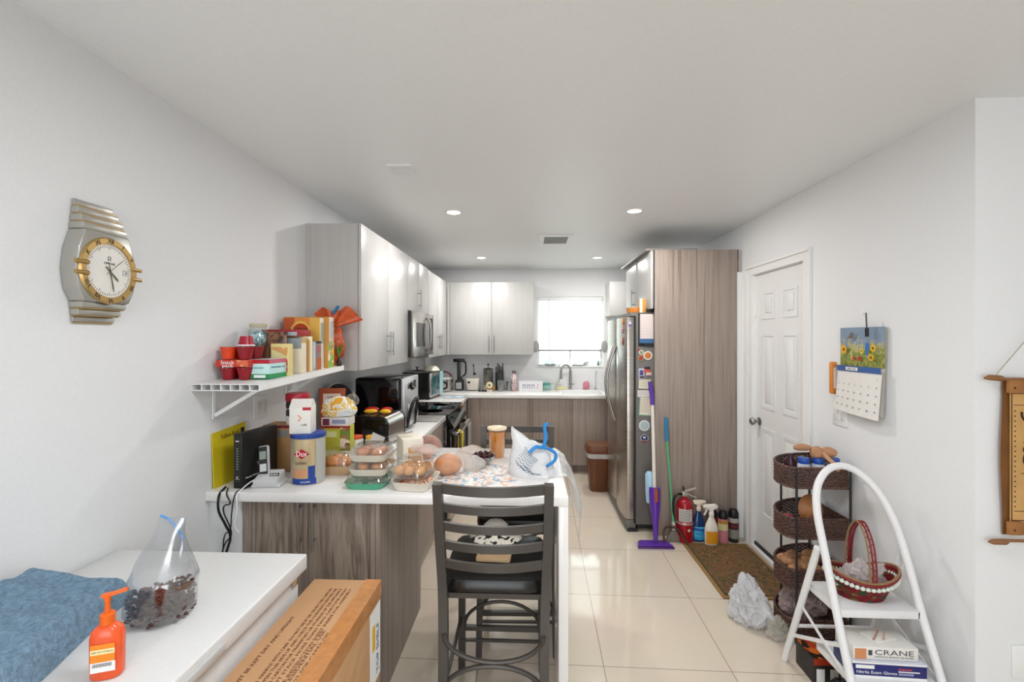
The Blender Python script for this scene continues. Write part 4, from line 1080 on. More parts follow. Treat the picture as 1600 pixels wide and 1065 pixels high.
# food trays with clear lids
foam = mat('#e6dfd0', .6); M_cl = clear('clamshell_plastic', '#ffffff', .22, .05)
def tray(parent, w, d, h, mm, name='tray'):
    m = MB(); m.lathe([(.80, .001), (.84, .004), (.98, h - .002), (1.0, h), (.96, h), (.80, .006), (0, .006)], mm, seg=40, sx=w / 2, sy=d / 2, sq=6) if False else m.lathe([(.80, .001), (.85, .006), (.97, h - .003), (1.0, h), (.95, h - .001), (.80, .010), (0, .010)], mm, seg=40, sx=w / 2, sy=d / 2, sq=6)
    return m.build(name, parent)
def lid(parent, w, d, z0, h, mm=None, ribs=False):
    m = MB(); pr = [(1.0, z0), (.95, z0 + h * .25), (.88, z0 + h * .9), (.80, z0 + h), (0, z0 + h)]
    m.lathe(pr, mm or M_cl, seg=40, sx=w / 2, sy=d / 2, sq=6)
    if ribs:
        for k in range(9): m.bar([(-w * .3 + k * w * .075, -d * .46, z0 + h * .3), (-w * .3 + k * w * .075, -d * .42, z0 + h * .92)], .003, .002, M_cl, side=(0, 1, 0))
    return m.build('lid', parent)
def food(parent, n, w, d, z, r, mm, name, amp=.2, sq=.75, seed=1):
    rnd = random.Random(seed)
    k = 0
    cols_ = max(1, round(math.sqrt(n * w / d))); rows = math.ceil(n / cols_)
    for j in range(rows):
        for i in range(cols_):
            if k >= n: return
            x = (-.5 + (i + .5) / cols_) * w + rnd.uniform(-.004, .004); y = (-.5 + (j + .5) / rows) * d + rnd.uniform(-.004, .004)
            m = MB(); m.ell((x, y, z + r * sq), (r, r * .95, r * sq), mm, 2, amp, 40, seed=rnd.uniform(0, 9)); m.build(name, parent); k += 1
cook = mat('#c98f5c', .6, var=.25, vscale=40, bump=.3); bun = mat('#d49a5c', .5, var=.2, vscale=30)
SX, SY = -.712, 2.0
t = thing('food_tray', 'green plastic tray with clear lid at the bottom of the tray stack', 'food tray', (SX - .005, SY, ZC)); tray(t, .185, .19, .030, mat('#4fae86', .35)); lid(t, .183, .188, .030, .024)
m = MB(); m.ell((0, 0, .018), (.07, .07, .012), art('salad', ['#3f8f5f', '#dfe6d8', '#6fb088', '#bfcfbc'], 40), 3, .3, 30); m.build('food', t)
t = thing('food_tray', 'white foam tray of pastries with clear lid, middle of the stack', 'food tray', (SX + .005, SY + .005, ZC + .0555), .05); tray(t, .18, .19, .034, foam); lid(t, .178, .188, .034, .024); food(t, 6, .13, .13, .012, .026, cook, 'pastry', seed=2)
t = thing('food_tray', 'white foam tray of pastries with clear lid, on top of the stack', 'food tray', (SX + .004, SY + .01, ZC + .115), -.03); tray(t, .18, .19, .034, foam); lid(t, .178, .188, .034, .026); food(t, 6, .13, .13, .012, .027, mat('#c98c66', .6, var=.3, vscale=40), 'pastry', seed=5)
t = thing('food_tray', 'clear lidded tray of croissants between the cracker tin and the tray stack', 'food tray', (-.93, 2.19, ZC), .05); tray(t, .15, .17, .045, mat('#cdaa86', .5)); lid(t, .148, .168, .045, .062, ribs=True); food(t, 4, .10, .11, .030, .034, mat('#d08a4c', .5, var=.25, vscale=30), 'croissant', .25, seed=3)
t = thing('food_tray', 'long white foam tray at the counter front under the clear clamshell', 'food tray', (-.505, 1.985, ZC), -.12); tray(t, .175, .20, .042, foam)
m = MB(); m.ell((0, 0, .028), (.07, .08, .014), art('meat_print', ['#b9533a', '#d89a78', '#e6cdb6', '#a8402c'], 30, .4, 'noise'), 3, .2, 20); m.build('food', t)
t = thing('food_tray', 'clear clamshell of round brown rolls resting on the long foam tray', 'food tray', (-.52, 1.995, ZC + .0435), -.12); tray(t, .165, .19, .012, M_cl); lid(t, .163, .188, .012, .066, ribs=True); food(t, 9, .125, .14, .012, .024, bun, 'roll', .12, .9, seed=4)
t = thing('food_bag', 'clear plastic bag of sliced ham lying over the rolls clamshell', 'food bag', (-.49, 2.075, ZC + .122), -.5)
m = MB(); m.ell((0, 0, .018), (.085, .05, .020), film('food_bag_film', '#efe7e0', .45, .9, 25), 3, .25, 20, floor=.0005); m.build('bag', t)
m = MB(); m.ell((-.01, 0, .012), (.05, .03, .010), mat('#d9a48c', .5, var=.3, vscale=40), 3, .2, 20); m.build('ham', t)
# cups with orange and yellow lids behind the stack
for (x, c_, lb) in ((-.95, '#dd5a30', 'orange-lidded plastic cup just behind the stacked food trays'), (-.865, '#e7ac2c', 'yellow-lidded plastic cup behind the stack, right of the orange one')):
    jar('plastic_cup', lb, (x, 2.44 + (x + .9) * .1, ZC), .038, .122, mat('#d8d4cc', .35), mat(c_, .4), cat='cup', lidh=.12)
# cream bread carton with window
t = carton('bread_carton', 'cream paper carton with an orange bread window beside the trays', 'food box', -.665, -.565, 2.20, 2.36, ZC, .155, mat('#efe6d6', .5), [('s', .08, .92, .15, .8, mat('#dba457', .5, var=.15, vscale=30)), ('f', .25, .9, .15, .75, mat('#dba457', .5, var=.15, vscale=30)), ('s', .0, 1, .0, .1, mat('#e7ded0', .5))], rz=math.radians(28))
m = MB(); m.bar(spline([(-.06, 0, 0), (-.02, .004, .012), (.02, 0, .014), (.06, 0, .020)], 5), .016, .005, mat('#9a948a', .4)); solo(m, 'spatula', 'grey spatula handle lying across the cream bread carton', 'spatula', (-.655, 2.26, ZC + .158), .4)
m = MB(); m.box(-.035, .035, -.001, .001, 0, .07, mat('#b9b4ae', .35), M=Matrix.Rotation(math.radians(-35), 4, 'X')); solo(m, 'foil_packet', 'small silver packet leaning between the toaster and the trays', 'packet', (-.80, 2.34, ZC + .0), .6)
bpy.data.objects['foil_packet'].location = (-.80, 2.30, ZC + .095); bpy.data.objects['foil_packet'].rotation_euler = (0, .5, .5)
jar('plastic_cup', 'short clear deli cup with grey lid behind the stack supporting a silver packet', (-.80, 2.345, ZC), .036, .095, mat('#cfcac2', .3), mat('#b3aea8', .4), cat='cup', lidh=.1)
# bagel
t = thing('bagel_bag', 'clear bag with a pinkish bagel near the far edge of the peninsula', 'food bag', (-.565, 2.50, ZC), .2)
m = MB(); m.tube([(.036 * math.cos(a), .010 + .012 * math.sin(a), .056 + .032 * math.sin(a)) for a in [2 * PI * k / 24 for k in range(24)]], .022, mat('#a9705c', .55, var=.2, vscale=40), 12, closed=True); m.build('bagel', t)
m = MB(); m.ell((0, 0, .055), (.075, .05, .060), film('bagel_film', '#f2e6e2', .22, .9, 25), 3, .25, 18, floor=.0004); m.build('bag', t)
m = MB(); m.ell((-.03, -.055, .022), (.05, .03, .02), mat('#cf8a64', .55, var=.2, vscale=40), 3, .2, 18); m.build('roll', t)
# bread loaf in bag
t = thing('bread_loaf', 'golden bread loaf in a twisted clear bag in the middle of the peninsula', 'bread', (-.385, 2.17, ZC), .5)
m = MB(); m.ell((-.015, 0, .048), (.068, .055, .048), mat('#c98147', .5, var=.2, vscale=25), 4, .12, 14, floor=.001); m.build('loaf', t)
m = MB(); m.ell((.015, 0, .048), (.100, .060, .050), film('bread_film', '#f4efe8', .25, .9, 22), 4, .22, 16, floor=.0005)
m.ell((.125, .01, .035), (.06, .045, .034), film('bread_film_b', '#f4f1ec', .55, 1.0, 40), 3, .4, 22, floor=.0005); m.build('bag', t)
packet('produce_bag', 'crumpled clear produce bag behind the bread loaf', 'plastic bag', (-.325, 2.44, ZC), (.085, .06, .035), film('produce_film', '#efe3da', .6, 1.0, 30), .2, amp=.4)
# placemat
pl = art('floral_print', ['#efe9e3', '#e3b49c', '#efe9e3', '#a9c3d3', '#f1ece6', '#ecccb8', '#7fa3bf', '#eee8e1'], 60)
m = MB(); m.grid(lambda u, v: (-.43 + .36 * u - .03 * v * (1 - u) , 1.905 + .42 * v + .02 * math.sin(4 * u), ZC + .0022), 24, 24, pl)
o = solo(m, 'placemat', 'floral placemat with blue and coral flowers lying before the chair', 'placemat')
# bowl of cherries
t = thing('glass_bowl', 'small glass bowl on the peninsula holding dark cherries', 'bowl', (-.245, 2.335, ZC + .002))
m = MB(); m.lathe([(.028, .001), (.030, .004), (.050, .022), (.062, .045), (.064, .047), (.060, .045), (.048, .024), (.028, .008), (0, .007)], clear('bowl_glass', '#eef2f0', .35, .05), seg=36); m.build('bowl', t)
rnd = random.Random(4); ck = mat('#3c0f18', .2)
for k in range(15):
    if k < 6: a = k * PI / 3; p = (.026 * math.cos(a), .026 * math.sin(a), .024)
    else: a = k * 2 * PI / 9; p = (.040 * math.cos(a) * (1 if k < 14 else 0), .040 * math.sin(a) * (1 if k < 14 else 0), .048)
    m = MB(); m.ell((0, 0, 0), (.0135, .0135, .0125), ck, 2); m.cyl((0, 0, .012), (.004, 0, .022), .0008, mat('#5a6a2c', .6), seg=5)
    solo(m, 'cherry', 'dark red cherry heaped in the small glass bowl', 'cherry', (-.245 + p[0], 2.335 + p[1], ZC + .002 + p[2]), rnd.uniform(0, 6), 'cherries in the glass bowl')
# soup container
t = thing('soup_container', 'tall plastic container of orange soup with translucent lid on the peninsula', 'soup container', (-.188, 2.50, ZC))
m = MB(); m.lathe([(.036, .001), (.038, .004), (.047, .140)], mat('#d8902f', .25, var=.06), seg=36); m.build('soup', t)
m = MB(); m.lathe([(.0375, .0), (.0395, .003), (.0495, .158)], clear('deli_plastic', '#fbf3e4', .2, .1), seg=36); m.build('cup', t)
m = MB(); m.lathe([(.0495, .150), (.054, .151), (.054, .161), (.050, .163), (.046, .160), (0, .160)], mat('#ead9b8', .3), seg=36); m.build('lid', t)
# white shopping bag with blue handles
t = thing('shopping_bag', 'white plastic shopping bag with knotted blue handles on the peninsula end', 'shopping bag', (.015, 2.19, ZC), .1)
wf = film('shopping_bag_film', '#f3f4f5', .9, .7, 9)
def sb(u, v):
    a = 2 * PI * u; ca_, sa_ = math.cos(a), math.sin(a)
    k = (abs(ca_) ** 3 + abs(sa_) ** 3) ** (-1 / 3)
    rx = .118 * (1 - v) + .075 * v; ry = .075 * (1 - v) + .025 * v
    n_ = 1 + .16 * noise.noise(Vector((ca_ * 1.5, sa_ * 1.5, v * 2.5))) + .05 * noise.noise(Vector((ca_ * 5, sa_ * 5, v * 7)))
    return (rx * k * ca_ * n_ - .028 * v, ry * k * sa_ * n_, .001 + (.14 + .065 * max(0, -ca_ + .35) * 1.0) * v)
m = MB(); m.grid(sb, 48, 26, wf); m.ell((-.02, 0, .125), (.068, .028, .035), wf, 3, .35, 18); m.build('bag', t)
bb = mat('#2f87d0', .35, bump=.3, bscale=30)
m = MB()
m.tube(spline([(.0, -.045, .12), (.03, -.052, .135), (.055, -.02, .165), (.05, 0, .225), (.065, .01, .24)], 6), [.012] * 24 + [.010], bb, 8) if False else m.tube(spline([(-.03, -.058, .115), (.0, -.055, .14), (.035, -.045, .138), (.052, -.02, .175), (.05, 0, .225), (.066, .01, .238)], 6), .0088, bb, 8)
m.tube(spline([(.035, -.045, .138), (.075, -.03, .12), (.098, -.03, .10), (.09, -.05, .075), (.05, -.075, .055)], 6), .008, bb, 8); m.build('handle', t)
m = MB(); ink = mat('#3b5876', .5)
def on_bag(u, v, off=.0022):
    p = Vector(sb(u, v)); q = Vector((p.x + .028 * v, p.y, 0)).normalized(); return p + q * off
for k in range(7):
    m.tube([on_bag(.700 - .012 * k + .085 * q + .004 * math.sin(q * 20 + k), .74 - .062 * k - .22 * q + .02 * math.sin(q * 16)) for q in [i / 14 for i in range(15)]], .0011, ink, 5)
for k in range(4):
    m.tube([on_bag(.635 + .012 * k + .07 * q, .30 - .045 * k + .02 - .06 * q + .02 * math.sin(q * 12)) for q in [i / 10 for i in range(11)]], .0011, ink, 5)
m.text('Supermarket', .018, ink, frame(on_bag(.755, .10, .004), (1, .04, -.16), (0, 0, 1)), .075, .0005)
m.build('printing', t)
# clear bag hanging over the counter end
t = thing('plastic_bag', 'thin white plastic bag draped over the waterfall end of the peninsula', 'plastic bag')
df = film('drape_film', '#f5f6f7', .62, .6, 8)
def dr(u, v):
    y = 2.10 + .50 * u
    path = [(.08, .925), (.13, .935), (.165, .925), (.20, .86), (.225, .76), (.215, .64)]
    s_ = v * (len(path) - 1); k = min(int(s_), len(path) - 2); f = s_ - k
    x = path[k][0] * (1 - f) + path[k + 1][0] * f; z = path[k][1] * (1 - f) + path[k + 1][1] * f
    n_ = noise.noise(Vector((u * 6, v * 3, 2)))
    return (x + .018 * n_ * v + .03 * math.sin(PI * u) * v, y, z + .012 * n_ + .03 * math.sin(PI * u) * (1 - v) * .6 - (.03 * math.sin(u * 14) if v > .95 else 0))
m = MB(); m.grid(dr, 40, 30, df); m.build('bag', t)
# ------------------------------------------------------------------ left counter beyond the toaster, range top
t = thing('air_fryer', 'black and silver countertop air fryer oven on the left counter before the range', 'air fryer', (-1.03, 3.32, ZC))
m = MB(); m.box(-.20, .125, -.20, .20, .012, .375, M_blackgl, .02, seg=3); m.build('body', t)
m = MB(); m.box(.125, .150, -.195, .195, .03, .37, mat('#c3c3c6', .38, .5), .006)
for z_, r_ in ((.31, .022), (.31, .022)): m.cyl((.150, -.08, z_), (.165, -.08, z_), r_, M_nickel)
m.box(.150, .153, -.02, .12, .27, .34, M_blackgl, .001); m.build('front_panel', t)
m = MB(); m.tube(spline([(.15, -.13, .02), (.185, -.135, .17), (.20, -.09, .215), (.20, -.02, .215), (.185, .02, .17), (.16, .03, .02)], 6), .012, M_black, 10); m.build('basket_handle', t)
m = MB(); m.box(.1505, .168, -.12, .02, .03, .18, mat('#b9b9bd', .3, .6), .006); m.build('basket', t)
# large lid/pan leaning on the wall
t = thing('frying_pan', 'large black frying pan leaning on the wall behind the air fryer', 'pan', (-1.30, 2.98, ZC + .175), 0)
R = Matrix.Rotation(math.radians(78), 4, 'Y') @ Matrix.Rotation(math.radians(12), 4, 'X')
m = MB(); m.lathe([(0, 0), (.12, .002), (.165, .04), (.17, .042), (.17, .036), (.125, -.004), (0, -.006)], M_dark, seg=40, M=R, sx=1.0); m.build('pan', t)
m = MB(); m.lathe([(.168, .042), (.174, .042), (.174, .036), (.168, .036)], M_nickel, seg=40, M=R, open_=True); m.build('rim', t)
m = MB(); m.lathe([(.001, 0), (.028, .001), (.028, .07), (.012, .09), (.0, .09)], M_red, seg=20); solo(m, 'lighter_bottle', 'red bottle standing behind the toaster beside the leaning pan', 'bottle', (-1.24, 2.90, ZC))
m = MB(); m.box(-.115, .115, -.13, .14, 0, .007, mat('#8f8d88', .35), .003); solo(m, 'cutting_board', 'flat grey glass cutting board lying on the left counter next to the range', 'cutting board', (-.845, 3.64, ZC + .0005))
m = MB(); m.box(-.20, .20, -.13, .13, 0, .29, M_black) if False else None
t = thing('toaster_oven', 'black toaster oven with a steel-framed glass door at the far left corner', 'toaster oven', (-1.19, 5.00, ZC), math.radians(-8))
m = MB(); m.box(-.165, .135, -.20, .22, .015, .285, M_black, .006); m.build('body', t)
m = MB(); m.box(.135, .150, -.20, .10, .02, .28, M_steel, .003); m.box(.1502, .153, -.165, .065, .05, .245, mat('#2a5a60', .05), .001); m.cyl((.17, -.15, .255), (.17, .06, .255), .006, M_steel, seg=10); m.build('door', t)
m = MB(); m.box(.135, .150, .102, .22, .02, .28, mat('#9fd0d4', .3), .003); m.build('control_panel', t)
m = MB()
for (x, y) in ((-.14, -.17), (.10, -.17), (-.14, .19), (.10, .19)): m.cyl((x, y, .0003), (x, y, .016), .012, M_dark, seg=10)
m.build('foot', t)
zt2 = ZC + .286
t = thing('pot_lid', 'round glass pot lid lying on top of the toaster oven', 'pot lid', (-1.24, 4.90, zt2))
m = MB(); m.lathe([(.11, .001), (.112, .004), (.08, .022), (0, .032)], clear('lid_glass', '#d8e0dd', .3), seg=36, open_=True); m.lathe([(.108, 0), (.114, 0), (.114, .006), (.108, .006)], M_nickel, seg=36, open_=True); m.build('glass', t)
m = MB(); m.lathe([(.008, .032), (.008, .045), (.02, .05), (.02, .056), (0, .058)], M_black, seg=18); m.build('knob', t)
m = MB(); m.lathe([(.095, .001), (.10, .006), (.07, .045), (.03, .062), (0, .064)], mat('#e9e4d4', .3), seg=36)
solo(m, 'bowl', 'cream bowl turned upside down on top of the toaster oven', 'bowl', (-1.13, 5.10, zt2))
t = thing('stock_pot', 'black pan with a glass lid on the back left burner of the range', 'pan', (-1.21, 4.42, .919))
m = MB(); m.lathe([(.085, 0.0005), (.09, .006), (.092, .06), (.088, .06), (.085, .01), (0, .008)], M_black, seg=36); m.build('pan', t)
m = MB(); m.bar([(.09, 0, .05), (.21, .03, .065)], .018, .012, M_black); m.build('handle', t)
t = thing('espresso_maker', 'small silver kitchen gadget standing behind the range near the air fryer', 'kitchen gadget', (-1.16, 3.99, .919))
m = MB(); m.lathe([(.038, .0005), (.04, .01), (.030, .06), (.034, .11), (.036, .13), (.02, .145), (0, .15)], M_steel, seg=16); m.build('body', t)
m = MB(); m.tube(spline([(.034, 0, .12), (.07, 0, .11), (.065, 0, .05)], 5), .006, M_black, 8); m.build('handle', t)
# towels on the oven door
def hang(name, label, y0, y1, ztop, zbot, xf, col, wave=3):
    m = MB(); tm_ = mat(col, .9, bump=.5, bscale=160)
    def f(u, v):
        w = .010 * math.sin(u * PI * 2 * wave) * min(1, v * 3)
        if v < .5: s_ = v / .5; return (xf + .012 + w, y0 + (y1 - y0) * u * (1 - .15 * (1 - s_)), zbot + (ztop - zbot) * s_)
        s_ = (v - .5) / .5; return (xf - .022 + w * .5, y0 + (y1 - y0) * u, ztop - (ztop - zbot) * .7 * s_)
    m.grid(f, 24, 30, tm_); return solo(m, name, label, 'dish towel')
hang('dish_towel', 'grey dish towel hanging over the oven handle at its far end', 4.30, 4.50, .765, .30, -.610, '#9f9b97')
hang('dish_towel', 'yellow dish towel hanging at the near end of the oven handle', 3.91, 4.0, .765, .50, -.612, '#cdbb3f', 2)

# ------------------------------------------------------------------ back counter
m = MB(); m.grid(lambda u, v: (-.12 + .24 * u, -.09 + .18 * v, .0015 + .004 * abs(noise.noise(Vector((u * 4, v * 4, 0))))), 14, 12, art('printed_bag_paper', ['#e9edf0', '#a9c9de', '#eef0f2', '#7fa9c8', '#e8ebee'], 22))
solo(m, 'paper_sheet', 'pale blue printed paper lying on the counter in the corner beyond the range', 'paper', (-.86, 5.02, ZC), .3)
t = thing('pressure_cooker', 'round silver pressure cooker with black lid handle in the back left corner', 'cooker', (-1.09, 5.60, ZC))
m = MB(); m.lathe([(.10, .002), (.115, .008), (.12, .13), (.12, .15)], M_steel, seg=36); m.build('body', t)
m = MB(); m.lathe([(.12, .15), (.125, .155), (.118, .175), (.06, .20), (0, .205)], mat('#c9c9c9', .25, .6), seg=36); lidp = m.build('lid', t)
m = MB(); m.tube(spline([(-.10, -.02, .17), (-.06, -.02, .225), (.02, -.02, .24), (.08, -.02, .22), (.11, -.02, .17)], 6), .010, mat('#5a1f22', .35), 8); m.build('lid_handle', lidp)
m = MB(); m.lathe([(0, 0), (.05, 0), (.05, .012), (.036, .014), (0, .014)], M_black, seg=28, M=Matrix.Translation((.03, -.112, .08)) @ Matrix.Rotation(PI / 2, 4, 'X')); m.lathe([(.0, .015), (.03, .015)], mat('#b9a9a9', .3), seg=24, M=Matrix.Translation((.03, -.112, .08)) @ Matrix.Rotation(PI / 2, 4, 'X')); m.build('control_panel', t)
t = thing('coffee_machine', 'tall narrow black coffee machine with a curved side arm in the back left corner', 'coffee machine', (-.905, 5.72, ZC))
m = MB(); m.box(-.045, .045, -.06, .06, .0005, .13, M_dark, .006); m.box(-.035, .035, -.062, -.060, .02, .10, mat('#a9a9a9', .35)); m.lathe([(.03, .13), (.034, .16), (.028, .17)], M_dark, seg=20); m.build('base', t)
m = MB(); m.box(-.03, .015, -.02, .02, .16, .36, mat('#3a3a3a', .3), .004); m.box(-.075, .065, -.04, .04, .355, .395, M_black, .006); m.build('tower', t)
m = MB(); m.tube(spline([(.05, 0, .375), (.075, 0, .34), (.078, 0, .22), (.04, 0, .17)], 6), .010, M_black, 8); m.build('arm', t)
t = thing('rice_cooker', 'small cream rice cooker on the back counter left of the blender jug', 'rice cooker', (-.735, 5.70, ZC))
m = MB(); m.lathe([(.066, .010), (.070, .014), (.088, .14), (.088, .148), (.03, .152), (0, .152)], mat('#e4ded0', .35), seg=36, sq=4); m.build('body', t)
m = MB(); m.lathe([(.064, .0005), (.066, .002), (.066, .012)], M_black, seg=30); m.box(-.055, -.02, -.090, -.082, .095, .12, M_black, .003); m.build('base', t)
m = MB(); m.cyl((.0, .07, .15), (-.01, .075, .27), .0035, M_black, seg=8); m.ell((-.012, .075, .275), (.009, .006, .014), M_black, 2); m.ell((.002, .07, .165), (.02, .01, .014), M_black, 2); solo(m, 'ladle', 'black ladle hanging upright on the wall behind the rice cooker', 'ladle', (-.735, 5.79, ZC - .0))
bpy.data.objects['ladle'].location.z = ZC + .03
t = thing('french_press', 'tall glass press jug with a black plunger top on the back counter', 'jug', (-.545, 5.74, ZC))
m = MB(); m.lathe([(.058, .06), (.060, .065), (.060, .26), (.062, .262)], clear('press_glass', '#c9c2b6', .3), seg=30, open_=True); m.lathe([(.02, .002), (.06, .004), (.062, .06), (.03, .062)], mat('#b8aa96', .4), seg=30); m.build('glass', t)
m = MB(); m.lathe([(.062, .262), (.063, .268), (.02, .278), (.004, .28), (.004, .31), (.012, .315), (.012, .33), (0, .334)], M_dark, seg=24); m.cyl((0, 0, .06), (0, 0, .28), .003, M_nickel, seg=6); m.build('plunger', t)
t = thing('kitchen_timer', 'small cream round timer on a wooden stand in front of the glass press jug', 'timer', (-.515, 5.62, ZC), -.1)
m = MB(); m.box(-.035, .035, -.02, .02, .0004, .014, mat('#e2ddd0', .5), .003); m.box(-.006, .006, -.006, .006, .014, .05, M_red); m.build('stand', t)
m = MB(); m.lathe([(0, 0), (.040, .0), (.042, .006), (.036, .012), (0, .012)], mat('#e8d9ae', .4), seg=28, M=Matrix.Translation((0, -.005, .075)) @ Matrix.Rotation(PI / 2, 4, 'X')); m.lathe([(0, .0125), (.012, .0125)], M_ink, seg=16, M=Matrix.Translation((0, -.005, .075)) @ Matrix.Rotation(PI / 2, 4, 'X')); m.build('face', t)
m = MB(); m.ell((0, 0, .0), (.012, .01, .03), mat('#d8902c', .5), 2); solo(m, 'wooden_toy', 'small orange wooden bird figure perched above the round timer', 'ornament', (-.48, 5.66, ZC + .165))
bpy.data.objects['wooden_toy'].location = (-.462, 5.64, ZC + .031)
for k, lb in enumerate(('leftmost', 'middle', 'rightmost')):
    m = MB(); m.lathe([(0, .0), (.014, .0003), (.016, .006), (.012, .02), (0, .024)], M_dark, seg=16); solo(m, 'bottle_stopper', 'small black bottle stopper at the foot of the round timer, %s of three' % lb, 'stopper', (-.63 + .036 * k, 5.56 + .01 * (k % 2), ZC), 0, 'black stoppers by the timer')
t = thing('knife_block', 'black knife block holding black-handled knives on the back counter', 'knife block', (-.40, 5.74, ZC))
m = MB(); m.box(-.052, .052, -.04, .05, .0005, .225, M_black, .004); m.build('block', t)
for k in range(5):
    m = MB(); x = -.042 + .021 * k; m.box(x - .007, x + .007, -.012 + .01 * (k % 2), .012 + .01 * (k % 2), .2255, .30 + .02 * ((k * 2) % 3), M_black, .002); m.build('knife_handle', t)
for (x, y, r, h_, lb) in ((-.375, 5.60, .045, .135, 'clear water glass with ridges in front of the knife block'), (-.275, 5.66, .038, .12, 'smaller clear glass between the ridged glass and the patterned bottle')):
    m = MB(); m.lathe([(0, .006), (r * .75, .006), (r * .95, h_), (r, h_), (r * .8, .0005), (0, .0005)], clear('tumbler', '#e6ecec', .45, .05), seg=20, smooth=False); solo(m, 'drinking_glass', lb, 'glass', (x, y, ZC))
t = thing('patterned_bottle', 'pink and white patterned drinking bottle with grey cap on the back counter', 'bottle', (-.215, 5.68, ZC))
m = MB(); m.lathe([(.036, .0005), (.038, .004), (.038, .17), (.030, .205), (.022, .215)], art('bottle_print', ['#c9a3a3', '#e6dedb', '#a88c8c', '#d9c2c0'], 60), seg=28); m.build('bottle', t)
m = MB(); m.lathe([(.022, .212), (.024, .214), (.024, .245), (.020, .25), (0, .25)], mat('#5c5c5c', .4), seg=24); m.build('cap', t)
t = thing('plastic_caddy', 'white translucent caddy with purple lettering beside the sink', 'caddy', (-.005, 5.66, ZC))
m = MB(); cm = mat('#e4e4e6', .3); pl_ = [(-.145, -.06), (.145, -.06), (.145, .06), (-.145, .06)]
m.box(-.145, .145, -.06, .06, .0005, .004, cm); m.box(-.145, .145, -.06, -.057, .004, .125, cm); m.box(-.145, .145, .057, .06, .004, .125, cm); m.box(-.145, -.142, -.057, .057, .004, .125, cm); m.box(.142, .145, -.057, .057, .004, .125, cm); m.build('bin', t)
m = MB()
for k in range(3):
    x = -.10 + k * .055; mm_ = mat('#8f8aa8', .5); m.box(x, x + .008, -.0612, -.060, .035, .085, mm_); m.box(x + .028, x + .036, -.0612, -.060, .035, .085, mm_); m.box(x, x + .036, -.0612, -.060, .077, .085, mm_)
m.box(.08, .088, -.0612, -.060, .03, .09, mat('#c99a9a', .5)); m.build('print', t)
m = MB()
for k in range(5): m.bar([(.0, .0, .0), (.02 + .012 * k, .0, .10 + .01 * (k % 3))], .012, .003, mat('#6f6f6f', .3, .7))
solo(m, 'cutlery', 'dark metal cutlery leaning out of the white caddy', 'cutlery', (.085, 5.66, ZC + .01))
bpy.data.objects['cutlery'].location.x = .06
m = MB(); m.box(-.05, .05, -.03, .03, 0, .075, mat('#9ccabf', .4), .008); m.box(-.05, .045, -.031, .031, .05, .085, mat('#4f9c8c', .4), .006); m.cyl((.03, 0, .075), (.19, 0, .06), .004, mat('#c9a9a4', .4), seg=8)
solo(m, 'dish_brush', 'teal dish brush lying on its pale green holder by the sink', 'dish brush', (.20, 5.835, ZC + .0005))
m = MB(); m.box(-.06, .06, -.028, .028, 0, .03, mat('#e0dc9a', .7), .008); solo(m, 'sponge', 'pale yellow sponge at the back of the sink beside the faucet', 'sponge', (.385, 5.835, ZC + .0005))
t = thing('kitchen_faucet', 'tall pull-down kitchen faucet of brushed metal behind the sink', 'faucet', (.50, 5.835, ZC))
m = MB(); m.lathe([(.026, .0003), (.028, .004), (.018, .012), (.018, .24)], M_nickel, seg=20)
m.tube([(0, -.07 + .07 * math.cos(a), .24 + .075 * math.sin(a)) for a in [PI * k / 14 for k in range(15)]], .013, M_nickel, 12); m.cyl((0, -.14, .25), (0, -.14, .14), .014, M_nickel, r1=.018); m.build('spout', t)
t.rotation_euler = (0, 0, math.radians(-62))
m = MB(); m.cyl((0, .0, .07), (.06, .012, .075), .006, M_nickel, seg=10); m.build('lever', t)
t = thing('soap_bottle', 'clear bottle of pink dish soap with white pump beside the faucet', 'soap bottle', (.70, 5.835, ZC))
m = MB(); m.lathe([(.035, .0005), (.04, .006), (.04, .085), (.02, .105), (.014, .11)], mat('#cf7f8c', .15), seg=26, sy=.7); m.build('bottle', t)
m = MB(); m.lathe([(.016, .108), (.017, .11), (.017, .13), (.008, .135), (.006, .155), (0, .156)], M_white, seg=20); m.bar([(0, 0, .152), (0, -.035, .150)], .01, .006, M_white); m.build('pump', t)
t = thing('filter_tap', 'slim chrome filtered-water tap at the right end of the sink', 'tap', (.82, 5.835, ZC))
m = MB(); m.lathe([(.018, .0003), (.02, .004), (.010, .03), (.006, .04), (.006, .20)], M_chrome, seg=16); m.tube([(0, -.04 + .04 * math.cos(a), .20 + .05 * math.sin(a)) for a in [PI * k / 10 for k in range(11)]], .006, M_chrome, 8); m.build('spout', t)
# window sill
zw = WZ0 + .0125
t = thing('glass_bell_jar', 'small clear glass cake dome with a round knob on the window sill', 'glass dome', (.245, YB + .035, zw))
m = MB(); m.lathe([(.07, .012), (.072, .03), (.062, .075), (.03, .10), (0, .105)], clear('dome_glass', '#c9cccc', .5), seg=28, open_=True); m.lathe([(0, .10), (.012, .11), (.014, .12), (0, .13)], clear('knob_glass', '#b0b4b4', .5), seg=16); m.build('dome', t)
m = MB(); m.lathe([(.05, .0003), (.065, .002), (.075, .012), (.0, .014)], mat('#9a9c9c', .3), seg=28); m.build('base', t)
for k, (x, lb) in enumerate(((.365, 'slender white swan neck figure on the sill, left one'), (.425, 'slender white swan neck figure on the sill, right one'))):
    m = MB(); s_ = 1 if k == 0 else -1; m.tube(spline([(0, 0, .0), (.006 * s_, 0, .04), (-.01 * s_, 0, .08), (-.02 * s_, 0, .115), (-.03 * s_, 0, .105)], 5), .005, mat('#cfcfcf', .4), 8); m.lathe([(.02, .0003), (.02, .008), (0, .01)], mat('#cfcfcf', .4), seg=16); solo(m, 'figurine', lb, 'figurine', (x, YB + .03, zw))
